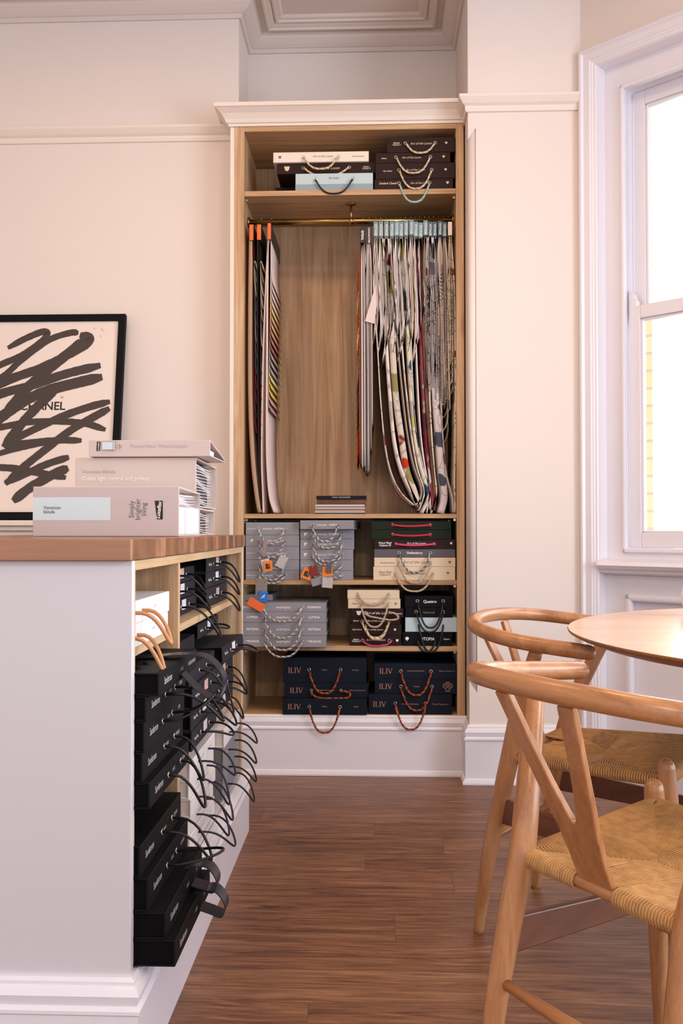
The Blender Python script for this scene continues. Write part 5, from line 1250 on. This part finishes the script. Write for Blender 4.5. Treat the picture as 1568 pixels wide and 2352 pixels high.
# ================================================================== wishbone-backed chairs
def sm(pts, n=8):
    """catmull on (x,y,z,r)"""
    P = catmull([p[:3] for p in pts], n); R = []
    for i in range(len(pts) - 1):
        for k in range(n): R.append(pts[i][3] + (pts[i + 1][3] - pts[i][3]) * k / n)
    R.append(pts[-1][3]); return P, R
BKW, FRW, SD_ = 0.160, 0.212, 0.372
def chair_parts(t):
    for sg in (1, -1):
        b = MB(); P, R = sm([(-.085, sg * .168, 0.0, .0125), (-.070, sg * .170, .10, .0155), (-.048, sg * .172, .22, .0190), (-.018, sg * .168, .36, .0215), (0, sg * .166, .44, .0220), (.022, sg * .178, .52, .0210), (.058, sg * .205, .61, .0185), (.098, sg * .238, .700, .0150)])
        b.tube(P, R, 0, 16); b.build('leg', 'chair_wood', t)
    for sg in (1, -1):
        b = MB(); x, y = SD_ + .005, sg * (FRW + .004)
        P, R = sm([(x + .028, y + sg * .012, 0, .0120), (x + .020, y + sg * .009, .14, .0165), (x + .010, y + sg * .004, .30, .0195), (x + .003, y, .42, .0195), (x, y, .456, .0190), (x - .001, y, .474, .0185), (x - .001, y, .484, .0160), (x - .001, y, .4905, .0105), (x - .001, y, .493, .004)])
        b.tube(P, R, 0, 16); b.build('leg', 'chair_wood', t)
    # bent top rail, swelling at the back and rounded at its two ends
    half = [(.2420, .258, .706, .0015), (.2405, .258, .706, .0085), (.2355, .258, .706, .0140), (.226, .2585, .7065, .0166), (.19, .260, .709, .0172), (.12, .262, .714, .0172), (.04, .254, .721, .0170), (-.035, .224, .730, .0168), (-.092, .170, .739, .0168), (-.126, .094, .745, .0170), (-.138, 0, .747, .0172)]
    full = half + [(p[0], -p[1], p[2], p[3]) for p in half[-2::-1]]
    b = MB(); P, R = sm(full, 6); b.tube(P, R, 0, 18); b.build('top_rail', 'chair_wood_y', t)
    # Y-shaped splat, leaning back from the seat rail
    L = 0.325
    out = [(-.034, 0), (.034, 0), (.036, .06), (.041, .105), (.052, .16), (.066, .24), (.081, L), (.050, L), (.037, .25), (.022, .18), (.009, .135), (.004, .122), (0, .119), (-.004, .122), (-.009, .135), (-.022, .18), (-.037, .25), (-.050, L), (-.081, L), (-.066, .24), (-.052, .16), (-.041, .105), (-.036, .06)]
    a = atan2(.135, L * .955)
    T_ = Matrix.Translation((.004, 0, .430)) @ Matrix.Rotation(-a, 4, 'Y') @ Matrix.Rotation(pi / 2, 4, 'Z')
    b = MB(); m_ = len(out); th = .0055
    # slabs instead of one concave face: left half, right half mirrored on the centre line
    vs = [(p[0], -th, p[1]) for p in out] + [(p[0], th, p[1]) for p in out]
    quads = [(12, 11, 2, 22), (22, 2, 1, 0)]
    fr = [(0, 1, 2, 22), (22, 2, 3, 21), (21, 3, 11, 13), (13, 11, 12), (3, 4, 10, 11), (4, 5, 9, 10), (5, 5, 8, 9), (5, 6, 7, 8), (21, 13, 14, 20), (20, 14, 15, 19), (19, 15, 16), (19, 16, 17, 18)]
    fr = [(0, 1, 2, 22), (22, 2, 3, 21), (21, 3, 11, 12, 13), (3, 4, 10, 11), (4, 5, 9, 10), (5, 8, 9), (5, 6, 7, 8), (21, 13, 14, 20), (20, 14, 15, 19), (19, 15, 16), (19, 16, 17, 18)]
    fs = fr + [tuple(i + m_ for i in reversed(f)) for f in fr] + [(i, i + m_, (i + 1) % m_ + m_, (i + 1) % m_) for i in range(m_)]
    b.add(vs, fs, 0, False, T_); o = b.build('splat', 'chair_wood', t)
    bv = o.modifiers.new('edge', 'BEVEL'); bv.width = .0025; bv.segments = 2; bv.limit_method = 'ANGLE'
    # seat rails (round dowels) and stretchers
    zb, zf = .432, .446
    A = {'bl': Vector((0, BKW, zb)), 'br': Vector((0, -BKW, zb)), 'fl': Vector((SD_, FRW, zf)), 'fr': Vector((SD_, -FRW, zf))}
    b = MB()
    for p, q in (('bl', 'br'), ('bl', 'fl'), ('br', 'fr'), ('fl', 'fr')): b.tube([A[p], A[q]], .0105, 0, 12)
    b.build('seat_rail', 'chair_wood_y', t)
    for sg in (1, -1):
        b = MB(); p0, p1 = Vector((-.030, sg * .170, .305)), Vector((SD_ + .008, sg * (FRW + .004), .275))
        d = p1 - p0; u = d.normalized(); sd = u.cross(Vector((0, 0, 1))).normalized(); up = sd.cross(u)
        vs = []
        for q, hh in ((p0, .030), (p1, .021)):
            for s1 in (-1, 1):
                for s2 in (-1, 1): vs.append(q + sd * s1 * .007 + up * s2 * hh)
        b.add(vs, [(0, 1, 3, 2), (4, 6, 7, 5), (0, 2, 6, 4), (1, 5, 7, 3), (0, 4, 5, 1), (2, 3, 7, 6)], 0); o = b.build('side_stretcher', 'chair_wood_shadowed', t)
        bv = o.modifiers.new('edge', 'BEVEL'); bv.width = .003; bv.segments = 2
    b = MB(); b.tube([(-.045, .171, .235), (-.045, 0, .235), (-.045, -.171, .235)], [.0085, .0115, .0085], 0, 12); b.build('back_stretcher', 'chair_wood_y', t)
    b = MB(); b.tube([(SD_ + .014, FRW, .215), (SD_ + .014, 0, .215), (SD_ + .014, -FRW, .215)], [.0085, .0115, .0085], 0, 12); b.build('front_stretcher', 'chair_wood_y', t)
    # woven paper-cord seat: cords run from each rail to the mitre lines, wrapped round the rail
    b = MB(); rc = .0027; wr = .0132
    cen0, cen1 = Vector((.155, .045, .424)), Vector((.155, -.045, .424))
    def side(p, q, inner, n, gap=None):
        p, q = A[p], A[q]; ax = (q - p).normalized(); mid = (p + q) / 2
        inw = Vector((0, 0, 1)).cross(ax); 
        if inw.dot(Vector((.17, 0, mid.z)) - mid) < 0: inw = -inw
        for i in range(n):
            f = (i + .5) / n
            if gap and gap[0] < f < gap[1]: 
                pass
            r0 = p.lerp(q, f)
            k0 = inner(f)
            run = (k0 - r0)
            if gap and gap[0] < f < gap[1]:
                path = [r0 + inw * .022 + Vector((0, 0, .002)), r0.lerp(k0, .5) + Vector((0, 0, .004)), k0]
                b.tube(path, rc, 0, 5, False); continue
            path = [r0 + inw * wr * .9 + Vector((0, 0, -wr * .6)), r0 + Vector((0, 0, -wr)), r0 - inw * wr * .75 + Vector((0, 0, -wr * .7)), r0 - inw * wr, r0 - inw * wr * .72 + Vector((0, 0, wr * .72)), r0 + Vector((0, 0, wr)), r0 + inw * wr * .9 + Vector((0, 0, wr * .9)), r0.lerp(k0, .55) + Vector((0, 0, wr * .45)), k0]
            b.tube(path, rc, 0, 5, False)
    def mit(pa, ca, cb, pb):
        def fn(f):
            # mitre line from corner pa to ca, ridge ca-cb, then cb to pb
            if f < .42: return Vector(pa).lerp(ca, f / .42)
            if f > .58: return Vector(pb).lerp(cb, (1 - f) / .42)
            return ca.lerp(cb, (f - .42) / .16)
        return fn
    up = Vector((0, 0, .008))
    c_l, c_r = Vector((.165, .03, .432)), Vector((.165, -.03, .432))
    side('bl', 'br', mit(A['bl'] + up, c_l, c_r, A['br'] + up), 58, (.385, .615))
    side('fl', 'fr', mit(A['fl'] + up, c_l, c_r, A['fr'] + up), 76)
    side('bl', 'fl', mit(A['bl'] + up, c_l, c_l + Vector((.012, 0, 0)), A['fl'] + up), 64)
    side('br', 'fr', mit(A['br'] + up, c_r, c_r + Vector((.012, 0, 0)), A['fr'] + up), 64)
    b.build('woven_seat', 'cord', t)
from math import atan2
def chair(label, x, y, rz, group):
    t = thing('wishbone_chair', label, 'chair', (x, y, 0), rz, group, world=False); chair_parts(t); return t
g = 'wooden chairs at the round table'
c1 = chair('wooden wishbone-backed chair nearest the viewer, turned with its back to us', 0.333, 1.392, atan2(.54, .842), g)
c2 = c1.copy(); COL.objects.link(c2); c2.location = (0.412, 2.322, 0); c2.rotation_euler = (0, 0, atan2(-.486, .873) - radians(4.5))
for ch in list(c1.children):
    k = ch.copy(); COL.objects.link(k); k.parent = c2
c2['label'] = 'wooden wishbone-backed chair behind the first, standing before the pier wall'
for o in SC.objects:
    if '_w' in o: del o['_w']
